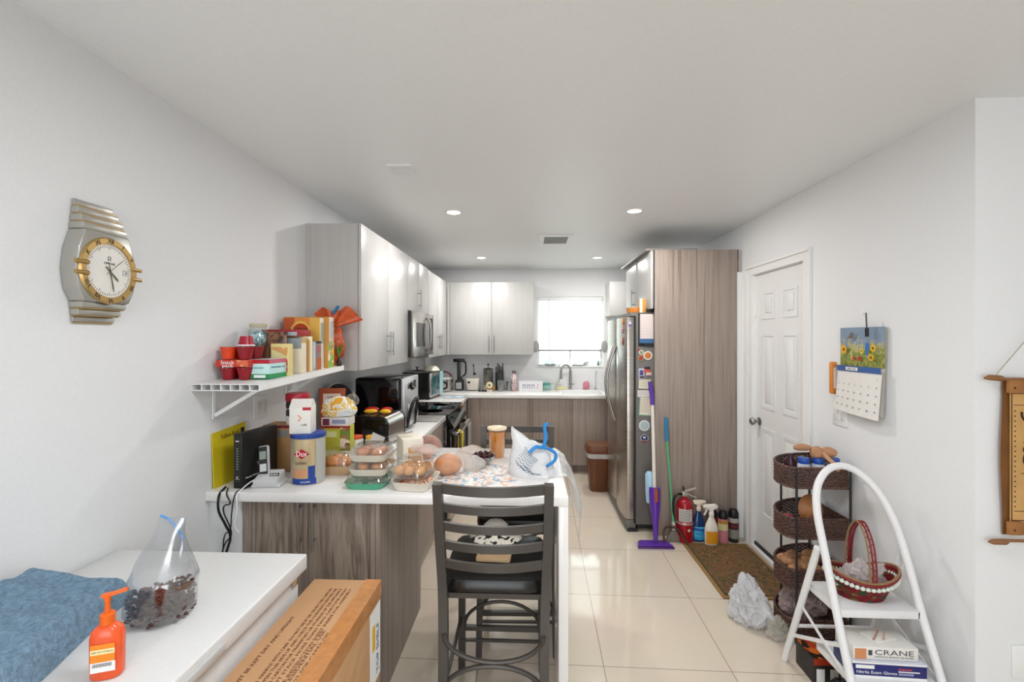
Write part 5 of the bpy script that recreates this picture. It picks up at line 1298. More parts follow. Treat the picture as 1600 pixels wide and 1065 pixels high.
m = MB(); m.box(-.07, .07, -.03, .03, .0003, .015, mat('#7d7f80', .4), .004); m.bar([(-.06, 0, .018), (.07, 0, .075)], .03, .012, mat('#c9cbcc', .4)); solo(m, 'dish_rack', 'grey and white utensil rest on the window sill behind the faucet', 'utensil rest', (.60, YB + .035, zw))
m = MB(); m.ell((0, 0, .03), (.028, .02, .03), mat('#b5b7b8', .4), 2, .3, 30, floor=.0003); m.ell((.03, 0, .045), (.02, .014, .012), mat('#8f9192', .4), 2); solo(m, 'bird_ornament', 'small grey bird ornament on the window sill, right of the faucet', 'ornament', (.70, YB + .035, zw))
m = MB(); lf_ = mat('#7f8a7c', .6)
for k in range(9): a = .3 + k * .3; m.bar([(0, 0, .004), (.05 * math.cos(a), -.01 + .02 * math.sin(k), .02 + .06 * math.sin(a))], .010, .003, lf_)
solo(m, 'succulent', 'small grey-green spiky plant at the right end of the window sill', 'plant', (.865, YB + .03, zw))
m = MB(); m.lathe([(.0, .0003), (.03, .0004), (.045, .012), (.042, .012), (.03, .004), (0, .004)], mat('#a9abac', .4), seg=24); solo(m, 'dish', 'small grey dish at the left end of the window sill', 'dish', (.125, YB + .03, zw))
for (x, w_, lb) in ((.06, .03, 'round grey scrubber hanging at the left edge of the kitchen window'), (.94, .02, 'round grey scrubber hanging at the right edge of the kitchen window')):
    m = MB(); m.lathe([(0, 0), (.038, .0), (.04, .008), (.03, .016), (0, .018)], mat('#a6a6a4', .6), seg=24, sy=1.9, M=Matrix.Rotation(PI / 2, 4, 'X')); solo(m, 'scrubber', lb, 'scrubber', (x + (.0 if x < .5 else .0), YB - .002, 1.46))

# ------------------------------------------------------------------ fridge: magnets, notes, things on top
YS = 3.7142
def magnet(name, label, cat, x, z, build, rz=0, ry=0):
    t = thing(name, label, cat, (x, YS, z)); t.rotation_euler = (0, ry, 0)
    build(t); return t
FZ = frame((0, 0, 0), (1, 0, 0), (0, 0, 1))
def pad(t):
    m = MB(); m.box(-.058, .062, -.165, .10, 0, .003, M_black, M=FZ); m.build('backing', t)
    m = MB(); m.box(-.046, .060, -.105, .095, .003, .006, mat('#e6d9d6', .7), M=FZ)
    for k in range(9): m.box(-.040, .055, -.085 + k * .019, -.0838 + k * .019, .006, .0063, mat('#b9a9a9', .7), M=FZ)
    m.build('page', t)
    m = MB(); m.box(-.05, .060, -.14, -.106, .003, .0065, mat('#3d6f9f', .5), M=FZ); m.box(-.01, .062, -.168, -.141, .003, .0065, M_ink, M=FZ); m.build('footer', t)
    m = MB()
    for k in range(9): m.lathe([(0, .0068), (.0028, .0068)], M_ink, seg=8, M=FZ @ Matrix.Translation((-.040, -.088 + k * .021, 0)))
    m.build('spiral', t)
magnet('notepad', 'lined spiral notepad with blue foot on the fridge side, topmost', 'notepad', .922, 1.665, pad)
def circ(r, c1, c2, n=24, z=.004):
    def b(t):
        m = MB(); m.lathe([(0, .0003), (r, .0003), (r, z), (0, z)], c1, seg=n, M=FZ); m.build('disc', t)
        m = MB(); m.lathe([(0, z + .0004), (r * .72, z + .0004)], c2, seg=n, M=FZ); m.build('print', t)
    return b
magnet('fridge_magnet', 'large white-rimmed orange magnet below the notepad on the fridge side', 'magnet', .940, 1.425, circ(.036, M_offw, mat('#d0813c', .5)))
magnet('fridge_magnet', 'small white and brown figure magnet left of the orange one', 'magnet', .888, 1.450, circ(.020, M_offw, mat('#8f9a6a', .5)))
magnet('fridge_magnet', 'brown round magnet just below the small white figure magnet', 'magnet', .884, 1.405, circ(.022, mat('#b98a55', .5), mat('#a83a3a', .5)))
magnet('fridge_magnet', 'tiny red magnet at the upper left of the magnet cluster', 'magnet', .866, 1.470, circ(.008, M_red, M_red, 12, .003))
def blobm(cols_):
    def b(t):
        for k, (x, z, w, h, c_) in enumerate(cols_):
            m = MB(); m.box(x - w, x + w, z - h, z + h, .0003 + .002 * k, .0023 + .002 * k, mat(c_, .5), .0008, M=FZ); m.build('piece', t)
    return b
magnet('fridge_magnet', 'blue and white photo magnet at mid height on the fridge side', 'magnet', .890, 1.275, blobm([(0, 0, .024, .045, '#c4c6d8'), (-.002, .012, .014, .020, '#4a4a8a'), (.002, -.024, .018, .008, '#4a3a3c')]))
magnet('fridge_magnet', 'red and black bow-shaped magnet beside the blue photo magnet', 'magnet', .935, 1.300, blobm([(0, .022, .022, .012, '#2a2426'), (-.002, .0, .026, .014, '#c9584a'), (.012, -.024, .022, .012, '#e2c3bb')]))
def sheet(w, h, c1, lines, c2='#8a8a8a', border=None):
    def b(t):
        m = MB()
        if border: m.box(-w - .008, w + .004, -h - .006, h + .006, .0003, .0012, mat(border, .6), M=FZ)
        m.box(-w, w, -h, h, .0012, .002, mat(c1, .7), M=FZ); m.build('paper', t)
        m = MB(); rr = random.Random(int(h * 1000))
        for k in range(lines): m.box(-w * .85, w * rr.uniform(.3, .85), h * .8 - k * 1.6 * h / lines, h * .8 - k * 1.6 * h / lines + .002, .002, .0023, mat(c2, .7), M=FZ)
        m.build('writing', t)
    return b
magnet('note', 'cream note hanging under the photo magnets on the fridge side', 'note', .915, 1.195, sheet(.048, .038, '#e4e0c4', 4), ry=.05)
magnet('note', 'white note above the green-bordered one on the fridge side', 'note', .910, 1.118, sheet(.052, .028, '#e3dcd6', 3, '#b59a9a'))
magnet('note', 'handwritten note with a green border on the fridge side', 'note', .922, 1.015, sheet(.044, .070, '#e6ddcc', 8, '#a5705f', '#6fae96'), ry=.06)
magnet('fridge_magnet', 'white scalloped round magnet on the lower fridge side', 'magnet', .912, .860, lambda t: (MB().prism([(.044 * (1 + .06 * math.cos(14 * a)) * math.cos(a), .044 * (1 + .06 * math.cos(14 * a)) * math.sin(a)) for a in [2 * PI * k / 112 for k in range(112)]], .004, mat('#d8dcdc', .5), FZ).build('disc', t), MB().lathe([(0, .0046), (.033, .0046)], mat('#b3c3c6', .5), seg=28, M=FZ).build('print', t)))
def penta(t):
    P = [(-.030, 0), (0, .026), (.030, 0), (.020, -.024), (-.020, -.024)]
    m = MB(); m.prism([(x * 1.12, y * 1.12) for x, y in P], .003, M_white, FZ); m.build('edge', t)
    m = MB(); m.prism(P, .0012, mat('#2c2c64', .5), FZ @ Matrix.Translation((0, 0, .003))); m.box(-.022, .022, -.040, -.030, 0, .003, mat('#8e2430', .5), M=FZ); m.box(-.010, .010, -.008, .006, .0042, .0048, M_white, M=FZ); m.build('print', t)
magnet('fridge_magnet', 'dark blue pentagon shaped magnet, lowest on the fridge side', 'magnet', .912, .765, penta)
def door_mag(label, y, z, w, h, col, nm='fridge_magnet'):
    t = thing(nm, label, 'magnet', (.766, y, z)); F = frame((0, 0, 0), (0, -1, 0), (0, 0, 1))
    m = MB(); m.ell((-.006, 0, 0), (.010, w, h), mat(col, .5, var=.3, vscale=60), 2, .35, 60); m.build('figure', t)
    m = MB(); m.ell((-.014, w * .2, h * .3), (.006, w * .4, h * .3), mat('#e9d2b4', .5), 2, .3, 60); m.build('detail', t)
door_mag('brown and orange figure magnet at the top edge of the fridge door', 3.785, 1.70, .02, .03, '#b5763a')
door_mag('pink and brown figure magnet on the fridge door, second from top', 3.79, 1.635, .018, .032, '#a97a7a')
door_mag('reddish brown figure magnet on the fridge door, third from top', 3.80, 1.54, .02, .034, '#8f4f3a')
t = thing('sticker', 'white and purple energy sticker on the fridge door edge', 'sticker', (.800, 3.7176, 1.685))
m = MB(); m.prism([(-.013, -.006), (.013, -.006), (0, .024)], .0006, mat('#d9cfe2', .5), FZ); m.box(-.013, .013, -.026, -.008, 0, .0006, mat('#7a6aa8', .5), M=FZ); m.build('label', t)
zf2 = 1.7725
carton('cracker_box', 'small orange and white box standing on top of the refrigerator', 'food box', .885, .935, 3.755, 3.79, zf2, .115, mat('#e09a3c', .5), [('f', 0, .45, 0, 1, M_offw)])
m = MB(); m.lathe([(.0, .001), (.055, .001), (.065, .006), (.072, .045), (.068, .045), (.06, .01), (0, .008)], mat('#d9893c', .4, var=.15), seg=28); m.ell((0, 0, .035), (.06, .05, .02), mat('#e9c9a0', .5, var=.2, vscale=50), 2, .3, 30)
solo(m, 'basket_bowl', 'orange bowl of snacks on top of the refrigerator front', 'bowl', (.87, 3.865, zf2))
m = MB(); m.box(-.05, .05, -.03, .03, 0, .022, M_black, .004); solo(m, 'black_tray', 'flat black tray on top of the refrigerator beside the orange box', 'tray', (.995, 3.765, zf2 + .0005))
bpy.data.objects['black_tray'].location.x = 1.0

# trash can with liner
t = thing('trash_can', 'brown swing-lid trash can with white liner between counter and refrigerator', 'trash can', (.695, 4.77, 0))
bn = mat('#6b3f24', .4)
m = MB(); m.lathe([(.085, .0005), (.09, .006), (.115, .37)], bn, seg=36, sq=5, sy=1.15); m.build('bin', t)
m = MB(); m.lathe([(.122, .345), (.126, .36), (.124, .40), (.118, .402)], film('liner_film', '#efefee', .9, .6, 30), seg=36, sq=5, sy=1.15, open_=True); m.build('liner', t)
m = MB(); m.lathe([(.128, .395), (.130, .40), (.130, .43), (.115, .47), (.0, .475)], bn, seg=36, sq=5, sy=1.15); m.build('lid', t)
# ------------------------------------------------------------------ floor items at the tall cabinet
pu = mat('#5b2f9e', .3)
t = thing('spray_mop', 'purple and white spray mop leaning on the refrigerator side', 'mop', (.925, 3.46, 0))
m = MB(); m.prism([(-.135, -.055), (.135, -.055), (.110, .055), (-.110, .055)], .014, mat('#4a2363', .4), Matrix.Translation((0, 0, .006)), .004); m.prism([(-.125, -.045), (.125, -.045), (.10, .045), (-.10, .045)], .010, pu, Matrix.Translation((0, 0, .020)), .003); m.box(-.132, .132, -.052, .052, .0005, .006, mat('#b9a9c9', .9)); m.build('head', t)
def lerp(a, b, f): return tuple(a[i] + (b[i] - a[i]) * f for i in range(3))
A, Bq = (.01, .0, .04), (.035, .205, 1.20)
m = MB(); m.tube([lerp(A, Bq, f) for f in (0, .05, .12, .22, .30, .33)], [.014, .018, .024, .040, .043, .040], pu, 16); m.tube([lerp((A[0] + .002, A[1] - .035, A[2]), (Bq[0] + .002, Bq[1] - .035, Bq[2]), f) for f in (.25, .33)], .015, mat('#9c4a2c', .4), 10); m.build('body', t)
m = MB(); m.tube([lerp((-.012, .05, .04), (.012, .25, 1.2), f) for f in (.22, .28, .40, .42)], [.03, .036, .036, .02], mat('#9fc4d8', .2), 14); m.build('refill_bottle', t)
m = MB(); m.tube([lerp(A, Bq, f) for f in (.33, .86)], .0135, mat('#e3dcd2', .4), 12); m.build('pole', t)
m = MB(); m.tube([lerp(A, Bq, .86), lerp(A, Bq, .93), (.026, .20, 1.16), (.018, .205, 1.22)], [.016, .017, .018, .014], pu, 12); m.build('grip', t)
t = thing('broom', 'green-handled broom with a blue grip leaning on the tall wood cabinet', 'broom', (1.085, 3.565, 0))
m = MB(); m.tube([(.01, -.01, .14), (-.022, .052, .76)], .0095, mat('#5fae7c', .35), 10); m.build('pole', t)
m = MB(); m.tube([(-.022, .052, .76), (-.027, .055, .94)], .015, mat('#2f7fb0', .35), 10); m.build('grip', t)
m = MB(); m.tube([(.012, -.012, .09), (.01, -.01, .15)], .014, mat('#c9c4b8', .5), 10)
m.prism([(-.055, .0005), (.065, .0005), (.03, .085), (-.01, .085)], .03, mat('#8a8478', .9, bump=.8, bscale=300), frame((.0, .0, 0), (1, 0, 0), (0, 0, 1)), .002); m.build('brush', t)
m = MB(); m.tube(spline([(-.085, -.09, .03), (-.07, -.04, .10), (-.02, -.02, .12), (.04, -.05, .10), (.09, -.08, .02)], 6), .009, mat('#4a2a20', .5), 8); m.build('wire_guard', t)

t = thing('fire_extinguisher', 'red fire extinguisher with black hose standing by the wood panel', 'fire extinguisher', (1.185, 3.570, 0))
rd = mat('#9c1320', .22)
m = MB(); m.lathe([(.052, .0005), (.060, .006), (.062, .02), (.062, .265), (.055, .30), (.035, .322), (.018, .33), (.018, .345)], rd, seg=36); m.build('cylinder', t)
m = MB(); patch(m, .062, -60, 40, .165, .262, mat('#c9c4bd', .5))
for k in range(7): patch(m, .0627, -50, 30 - 6 * (k % 3), .175 + k * .012, .178 + k * .012, mat('#5c6470', .5))
m.build('label', t)
m = MB(); m.prism([(-.014, 0), (0, .012), (.014, 0), (0, -.014)], .001, mat('#d8d2bc', .5), frame((.012, -.0632, .105), (1, .2, 0), (0, 0, 1))); m.build('emblem', t)
m = MB(); m.lathe([(.063, .140), (.0645, .142), (.0645, .155), (.063, .157)], mat('#c9a9a4', .3, .5), seg=36, open_=True); m.build('strap', t)
m = MB(); m.box(-.018, .018, -.014, .014, .345, .375, mat('#c9c4ba', .3, .6), .004); m.bar([(-.02, 0, .375), (.03, 0, .392), (.085, 0, .408)], .018, .008, mat('#cfcabf', .35, .4)); m.bar([(0, 0, .375), (.05, 0, .350), (.088, 0, .335)], .016, .007, mat('#cfcabf', .35, .4)); m.build('valve_handle', t)
m = MB(); m.bar([(-.005, 0, .38), (-.012, 0, .42)], .012, .008, M_black); m.build('pin', t)
m = MB(); m.tube(spline([(-.02, 0, .36), (-.06, -.01, .36), (-.088, -.01, .31), (-.09, -.01, .2), (-.078, -.01, .10), (-.072, -.01, .04)], 6), .009, M_black, 10); m.build('hose', t)

def spray(name, label, x, y, liquid, body, labm, head, s=1.0, rz=0, trig='#e6ddd0', h=.20):
    t = thing(name, label, 'spray bottle', (x, y, 0.0), rz)
    t.scale = (s, s, s)
    m = MB(); m.lathe([(.040, .0005), (.044, .006), (.044, h * .55), (.036, h * .72), (.018, h * .92), (.014, h)], body, seg=30, sx=1.05, sy=.62); m.build('bottle', t)
    m = MB(); m.grid(lambda u, v: (-.040 + .080 * u, -.0285 * math.sqrt(max(0, 1 - ((-.040 + .080 * u) / .0475) ** 2)) - .0012, .018 + h * .42 * v), 12, 1, labm)
    m.build('label', t)
    tg = mat(trig, .4)
    m = MB(); m.lathe([(.017, h - .002), (.018, h), (.018, h + .022), (.012, h + .026)], tg, seg=18)
    m.prism([(-.035, .03), (-.045, .05), (-.03, .062), (.045, .058), (.055, .050), (.055, .038), (.02, .032), (.012, .0), (-.012, .0), (-.015, .026)], .022, tg, frame((0, .011, h + .02), (1, 0, 0), (0, 0, 1)), .003)
    m.build('spray_head', t)
    m = MB(); m.bar([(.026, 0, h + .055), (.036, 0, h + .03), (.048, 0, h + .005)], .012, .005, tg, side=(0, 1, 0)); m.build('trigger', t)
    return t
spray('spray_bottle', 'blue glass-cleaner spray bottle with cream head beside the extinguisher', 1.292, 3.575, None, mat('#173a6c', .15), art('blue_label', ['#2c9ccf', '#5fc0df', '#1f5fae'], 12, stretch=(.2, .2, 3)), None, 1.0, PI, '#e8dac4', .235)
for o_ in [bpy.data.objects['spray_bottle']]:
    o_.rotation_euler = (0, 0, 0)
spray('spray_bottle', 'white spray bottle with an orange label standing on the rug edge', 1.362, 3.505, None, mat('#e3ddd0', .35), mat('#dc961e', .4), None, 1.08, 0, '#ece6dc', .205)
bpy.data.objects['spray_bottle.001'].rotation_euler = (0, 0, PI - .0)
for c_ in bpy.data.objects['spray_bottle.001'].children:
    if c_.name.startswith('label'): c_.rotation_euler = (0, 0, PI)
def aero(label, x, y, r, h, body, cap, bands, caph=.06):
    t = thing('aerosol_can', label, 'aerosol can', (x, y, 0))
    m = MB(); m.lathe([(r * .95, .0005), (r, .004), (r, h - caph), (r * .85, h - caph + .006)], body, seg=28); m.build('can', t)
    m = MB(); m.lathe([(r * .97, h - caph), (r * .98, h - .03), (r * .7, h - .004), (0, h)], cap, seg=28); m.build('cap', t)
    m = MB()
    for (z0, z1, c_) in bands: m.lathe([(r + .0005, z0), (r + .0005, z1)], mat(c_, .4), seg=28, open_=True)
    m.build('label', t); return t
aero('pink and cream insect spray can with black cap next to the orange-labelled bottle', 1.470, 3.555, .036, .245, mat('#b0606e', .35), M_black, [(.15, .175, '#b98a3a'), (.10, .15, '#d9cf9a'), (.01, .095, '#cf8390')])
aero('dark red aerosol can half hidden behind the white spray bottle', 1.415, 3.605, .030, .235, mat('#7a1a24', .35), M_black, [(.02, .12, '#8a2a30')])
aero('black aerosol can with grey label at the right end by the door casing', 1.560, 3.580, .037, .250, mat('#24211f', .3), M_black, [(.15, .185, '#b0a8a0'), (.03, .10, '#8f8f86'), (.11, .14, '#6a2a3a')])

# rug
t = thing('door_mat', 'brown and green oriental patterned rug in front of the white door', 'rug', (0, 0, 0))
RC = [(1.150, 2.785), (1.632, 2.775), (1.632, 3.52), (1.150, 3.53)]
def rugm():
    m = bpy.data.materials.new('oriental_rug_pile'); m.use_nodes = True; nt = m.node_tree; b = nt.nodes['Principled BSDF']; b.inputs['Roughness'].default_value = .95
    tc = nt.nodes.new('ShaderNodeTexCoord'); n = nt.nodes.new('ShaderNodeTexNoise'); n.inputs['Scale'].default_value = 14; n.inputs['Distortion'].default_value = 2.5; n.inputs['Detail'].default_value = 5
    nt.links.new(tc.outputs['Object'], n.inputs['Vector']); r = nt.nodes.new('ShaderNodeValToRGB'); cr = r.color_ramp; cr.interpolation = 'CONSTANT'
    cs = ['#2c3a34', '#6b5230', '#3c3a26', '#8a6a3c', '#4a2c20', '#7f6438', '#8a4a30', '#2f4238', '#93764a', '#5a4028']
    cr.elements[0].position = 0; cr.elements[0].color = lin(cs[0]); cr.elements[1].position = .68; cr.elements[1].color = lin(cs[-1])
    for i in range(1, 9): e = cr.elements.new(.34 + .34 * i / 9); e.color = lin(cs[i])
    nt.links.new(n.outputs['Fac'], r.inputs[0]); nt.links.new(r.outputs[0], b.inputs['Base Color']); return m
m = MB(); m.box(1.150, 1.632, 2.78, 3.525, .0005, .008, mat('#9a7444', .95, bump=.5, bscale=300), .002); m.build('border', t)
m = MB(); m.box(1.172, 1.610, 2.803, 3.502, .008, .0088, mat('#33412f', .95)); m.build('inner_border', t)
m = MB(); m.box(1.182, 1.600, 2.813, 3.492, .0088, .0096, rugm()); m.build('field', t)

# ------------------------------------------------------------------ right wall
t = thing('wall_calendar', 'bird and sunflower wall calendar hanging on the right wall with a pen on it', 'calendar', (XR, 2.34, 0))
# local frame: right = -y, up = z, out = -x
def WF(o_): return frame(o_, (0, -1, 0), (0, 0, 1))
y0c, y1c = .150, -.155
def calsheet(u, v, zb, zt, off):   # u left->right, v bottom->top
    bend = .020 * math.sin(PI * min(1, u * 1.1)) * (1 - v) + .012 * u * (1 - v)
    return (-off - bend, y0c + (y1c - y0c) * u + (.008 * (1 - v)), zb + (zt - zb) * v)
m = MB()
for k in range(5): m.grid(lambda u, v: calsheet(u, v, 1.185 + .002 * k, 1.615, .004 + .002 * k), 10, 10, mat('#dedad2', .8))
m.build('pages', t)
sky = bpy.data.materials.new('calendar_picture'); sky.use_nodes = True
nt = sky.node_tree; b = nt.nodes['Principled BSDF']; b.inputs['Roughness'].default_value = .5
tc = nt.nodes.new('ShaderNodeTexCoord'); sp = nt.nodes.new('ShaderNodeSeparateXYZ'); nt.links.new(tc.outputs['Object'], sp.inputs[0])
n = nt.nodes.new('ShaderNodeTexNoise'); n.inputs['Scale'].default_value = 45; n.inputs['Detail'].default_value = 6; nt.links.new(tc.outputs['Object'], n.inputs['Vector'])
ma = nt.nodes.new('ShaderNodeMath'); ma.operation = 'MULTIPLY_ADD'; ma.inputs[1].default_value = .30; nt.links.new(n.outputs['Fac'], ma.inputs[0]); nt.links.new(sp.outputs['Z'], ma.inputs[2])
mr = nt.nodes.new('ShaderNodeMapRange'); mr.inputs['From Min'].default_value = 1.53; mr.inputs['From Max'].default_value = 1.76; nt.links.new(ma.outputs[0], mr.inputs['Value'])
r = nt.nodes.new('ShaderNodeValToRGB'); cr = r.color_ramp; cr.interpolation = 'CONSTANT'
for i, (p, c_) in enumerate(((0, '#5c6f35'), (.12, '#7f8a3a'), (.2, '#a8a04a'), (.3, '#6f7f3f'), (.42, '#9aa24f'), (.52, '#c2b46a'), (.62, '#8f9aa8'), (.75, '#7f93a8'))):
    e = cr.elements[0] if i == 0 else (cr.elements[len(cr.elements) - 1] if i == 7 else cr.elements.new(p)); e.position = p; e.color = lin(c_)
nt.links.new(mr.outputs[0], r.inputs[0]); nt.links.new(r.outputs[0], b.inputs['Base Color'])
m = MB(); m.grid(lambda u, v: (-.018 - .022 * math.sin(PI * u) * (1 - v) ** .7 * .6, y0c + (y1c - y0c) * u, 1.42 + .197 * v), 14, 10, sky); pic = m.build('picture', t)
def flower(u, z, r_, c1, c2):
    m = MB(); o_ = (-.0365, y0c + (y1c - y0c) * u, z); F = WF(o_)
    m.prism([(r_ * (1 if k % 2 else .62) * math.cos(PI * k / 9), r_ * (1 if k % 2 else .62) * math.sin(PI * k / 9)) for k in range(18)], .0008, mat(c1, .5), F); m.lathe([(0, .0012), (r_ * .35, .0012)], mat(c2, .5), seg=12, M=F); m.build('flower', pic)
flower(.18, 1.505, .026, '#e8b01c', '#8a4a14'); flower(.84, 1.515, .022, '#e8c02c', '#8a5a14'); flower(.80, 1.47, .022, '#dcb52c', '#8a5a14'); flower(.55, 1.462, .016, '#c4463a', '#8a2a24'); flower(.42, 1.462, .012, '#c4463a', '#8a2a24'); flower(.60, 1.50, .014, '#e6cf4a', '#9a6a14')
m = MB()
F = WF((-.036, y0c + (y1c - y0c) * .34, 1.575)); m.ell((0, 0, 0), (.024, .012, .0015), mat('#6b5c52', .6), 2, M=F.to_3x3().to_4x4() @ Matrix.Rotation(.7, 4, 'Z')) if False else m.prism([(-.026, -.018), (-.012, -.012), (.010, -.012), (.018, .004), (.014, .016), (.004, .018), (-.004, .006)], .001, mat('#6b5c52', .6), F)
F = WF((-.037, y0c + (y1c - y0c) * .72, 1.52)); m.prism([(-.010, -.038), (.002, -.040), (.010, -.008), (.010, .016), (.0, .024), (-.010, .014), (-.012, -.01)], .001, mat('#2f74b8', .6), F)
m.build('birds', pic)
m = MB(); m.grid(lambda u, v: (-.036 - .010 * math.sin(PI * u), y0c + (y1c - y0c) * u, 1.395 + .028 * v), 12, 1, mat('#3c5f9c', .5)); hb = m.build('header_band', t)
m = MB(); F = WF((-.048, y0c + (y1c - y0c) * .42, 1.409)); m.box(-.042, .042, -.008, .008, 0, .0008, M_white, .0003, M=F); m.text('MARCH 2025', .012, M_ink, F @ Matrix.Translation((0, 0, .001)), .06, .0003); m.build('month', hb)
m = MB(); m.grid(lambda u, v: (-.030 - .012 * math.sin(PI * u) - .014 * (1 - v), y0c + .006 * (1 - v) + (y1c - y0c) * u, 1.190 + .205 * v - .015 * u * (1 - v)), 12, 10, mat('#e6e3de', .8)); pg = m.build('date_page', t)
m = MB(); dn = 1
for rr in range(5):
    for cc in range(7):
        if (rr == 0 and cc < 6) or dn > 31: continue
        u = (cc + .5) / 7; v = .86 - rr * .175
        F = WF((-.0315 - .012 * math.sin(PI * u) - .014 * (1 - v) - .001, y0c + .006 * (1 - v) + (y1c - y0c) * u, 1.190 + .205 * v - .015 * u * (1 - v))); m.text(str(dn), .013, mat('#6a6a72', .6), F, None, .0002); dn += 1
m.build('dates', pg)
t = thing('pen', 'black pen hanging by its clip over the top of the wall calendar', 'pen', (XR - .045, 2.262, 1.575))
m = MB(); m.cyl((0, 0, .035), (.002, .008, .110), .0035, mat('#4a4f58', .4), seg=8); m.build('barrel', t)
m = MB(); m.cyl((-.001, -.002, -.005), (0, 0, .036), .008, M_black, seg=12); m.build('cap', t)
t = thing('orange_hook_bar', 'orange plastic handle bar mounted vertically on the wall beside the calendar', 'wall handle', (XR - .001, 2.558, 1.347))
og2 = mat('#dd8a3c', .35)
m = MB(); m.box(-.026, -.014, -.012, .012, -.085, .085, og2, .004); m.build('bar', t)
for s_ in (-1, 1):
    m = MB(); m.cyl((0, 0, s_ * .073), (-.022, 0, s_ * .073), .015, og2, seg=20); m.build('mount', t)
m = MB(); m.cyl((XR - .006, 2.352, 1.692), (XR, 2.352, 1.692), .009, M_trim, seg=16); solo(m, 'wall_hook', 'tiny white round hook on the wall above the calendar', 'wall hook')

# scroll map on the front-facing wall
t = thing('wall_scroll', 'brown leather scroll map hanging from a wooden rod at the right edge', 'wall hanging', (0, YC, 0))
lr = mat('#9c6a3a', .7, bump=.2, bscale=60, var=.12); lr2 = mat('#c89c60', .7, var=.12, vscale=14)
m = MB(); m.tube([(1.665, -.03, 1.415), (1.68, -.03, 1.418), (1.72, -.03, 1.415), (1.735, -.03, 1.412)], [.004, .010, .011, .006], mat('#8a5f3c', .5), 10); m.cyl((1.73, -.03, 1.412), (2.35, -.03, 1.412), .0055, mat('#8a5f3c', .5), seg=10); m.build('top_rod', t)
m = MB(); m.tube([(1.68, -.03, .815), (1.695, -.03, .815), (1.735, -.03, .815), (1.75, -.03, .82)], [.004, .010, .011, .006], mat('#8a5f3c', .5), 10); m.cyl((1.745, -.03, .82), (2.35, -.03, .82), .0055, mat('#8a5f3c', .5), seg=10); m.build('bottom_rod', t)
m = MB(); m.grid(lambda u, v: (1.738 + .006 * math.cos(v * PI * 2) + u * .60, -.012 - .006 * math.sin(PI * v) , .835 + .57 * v), 6, 20, lr, .003); lv = m.build('leather', t)
m = MB(); m.box(1.762, 2.33, -.0225, -.0205, .885, 1.365, lr2); mp_ = m.build('map_sheet', lv)
m = MB(); ik = mat('#3c2418', .7)
for (a, b_, c, d) in ((1.766, 2.32, .890, .893), (1.766, 2.32, 1.357, 1.360), (1.766, 1.769, .89, 1.36), (1.775, 2.3, .925, .927), (1.775, 2.3, 1.315, 1.317)): m.box(a, b_, -.0235, -.0225, c, d, ik)
for k in range(20): m.box(1.777, 1.781, -.0235, -.0225, .94 + k * .0185, .945 + k * .0185, ik)
rr = random.Random(8); pts = [(1.86 + .02 * rr.uniform(-1, 1) - .0004 * k * k * .5 + .03 * math.sin(k * .5), -.0235, .93 + k * .019) for k in range(20)]; m.tube(spline(pts, 3), .0035, ik, 5)
pts = [(1.83 + .015 * rr.uniform(-1, 1), -.0235, .95 + k * .012) for k in range(12)]; m.tube(spline(pts, 3), .002, ik, 5)
for k in range(14): m.tube([(1.80 + rr.uniform(0, .08), -.0235, rr.uniform(.95, 1.28)) , (1.85 + rr.uniform(0, .06), -.0235, rr.uniform(.95, 1.28))], .0010, ik, 4)
m.prism([(.0, .04), (.03, .03), (.035, -.04), (.0, -.05), (-.02, 0)], .001, mat('#8a3f3c', .7), frame((1.855, -.0235, 1.22), (1, 0, 0), (0, 0, 1))); m.build('map_print', mp_)
for zz in (1.38, .86):
    m = MB(); m.box(1.748, 1.80, -.036, -.018, zz - .02, zz + .03, lr, .006); m.cyl((1.765, -.037, zz), (1.765, -.035, zz), .004, ik, seg=8); m.build('strap', t)
m = MB(); m.tube([(1.70, -.03, 1.422), (2.03, -.012, 1.80)], .0018, mat('#a9a08c', .7), 6); m.build('cord', t)

# ------------------------------------------------------------------ wicker rack
wk = bpy.data.materials.new('dark_wicker'); wk.use_nodes = True
nt = wk.node_tree; b = nt.nodes['Principled BSDF']; b.inputs['Roughness'].default_value = .5
tc = nt.nodes.new('ShaderNodeTexCoord'); n = nt.nodes.new('ShaderNodeTexNoise'); n.inputs['Scale'].default_value = 120; nt.links.new(tc.outputs['Object'], n.inputs['Vector'])
r = nt.nodes.new('ShaderNodeValToRGB'); r.color_ramp.elements[0].color = lin('#241410'); r.color_ramp.elements[1].color = lin('#7a5548'); r.color_ramp.elements[0].position = .35; r.color_ramp.elements[1].position = .7
nt.links.new(n.outputs['Fac'], r.inputs[0]); nt.links.new(r.outputs[0], b.inputs['Base Color'])
RX, RY = 1.618, 2.395
def outline(inset=0.0):
    P = []
    P += [(RX - inset, RY + inset + i * .0) for i in range(1)]
    n1 = 10
    for i in range(n1 + 1): P.append((RX - inset - (.262 - inset) * i / n1, RY + inset + .0))
    for i in range(1, 17):
        a = PI * 1.0 - (PI / 2) * 0 ; f = i / 16
        th = math.radians(180 + 18) - math.radians(108) * f if False else None
        # bulge: from front-left post round to the back right
        ang = PI + .35 - (PI / 2 + .35) * f
        P.append((RX - inset + (.300 - inset) * math.cos(ang) * (1 if f > 0 else 1), RY + .085 + (.235 - inset) * math.sin(ang)))
    for i in range(1, 8): P.append((RX - inset, RY + .32 - inset - (.32 - 2 * inset) * i / 8))
    return P
t = thing('wicker_rack', 'tall four-tier dark wicker corner rack beside the white door', 'storage rack', (0, 0, 0))
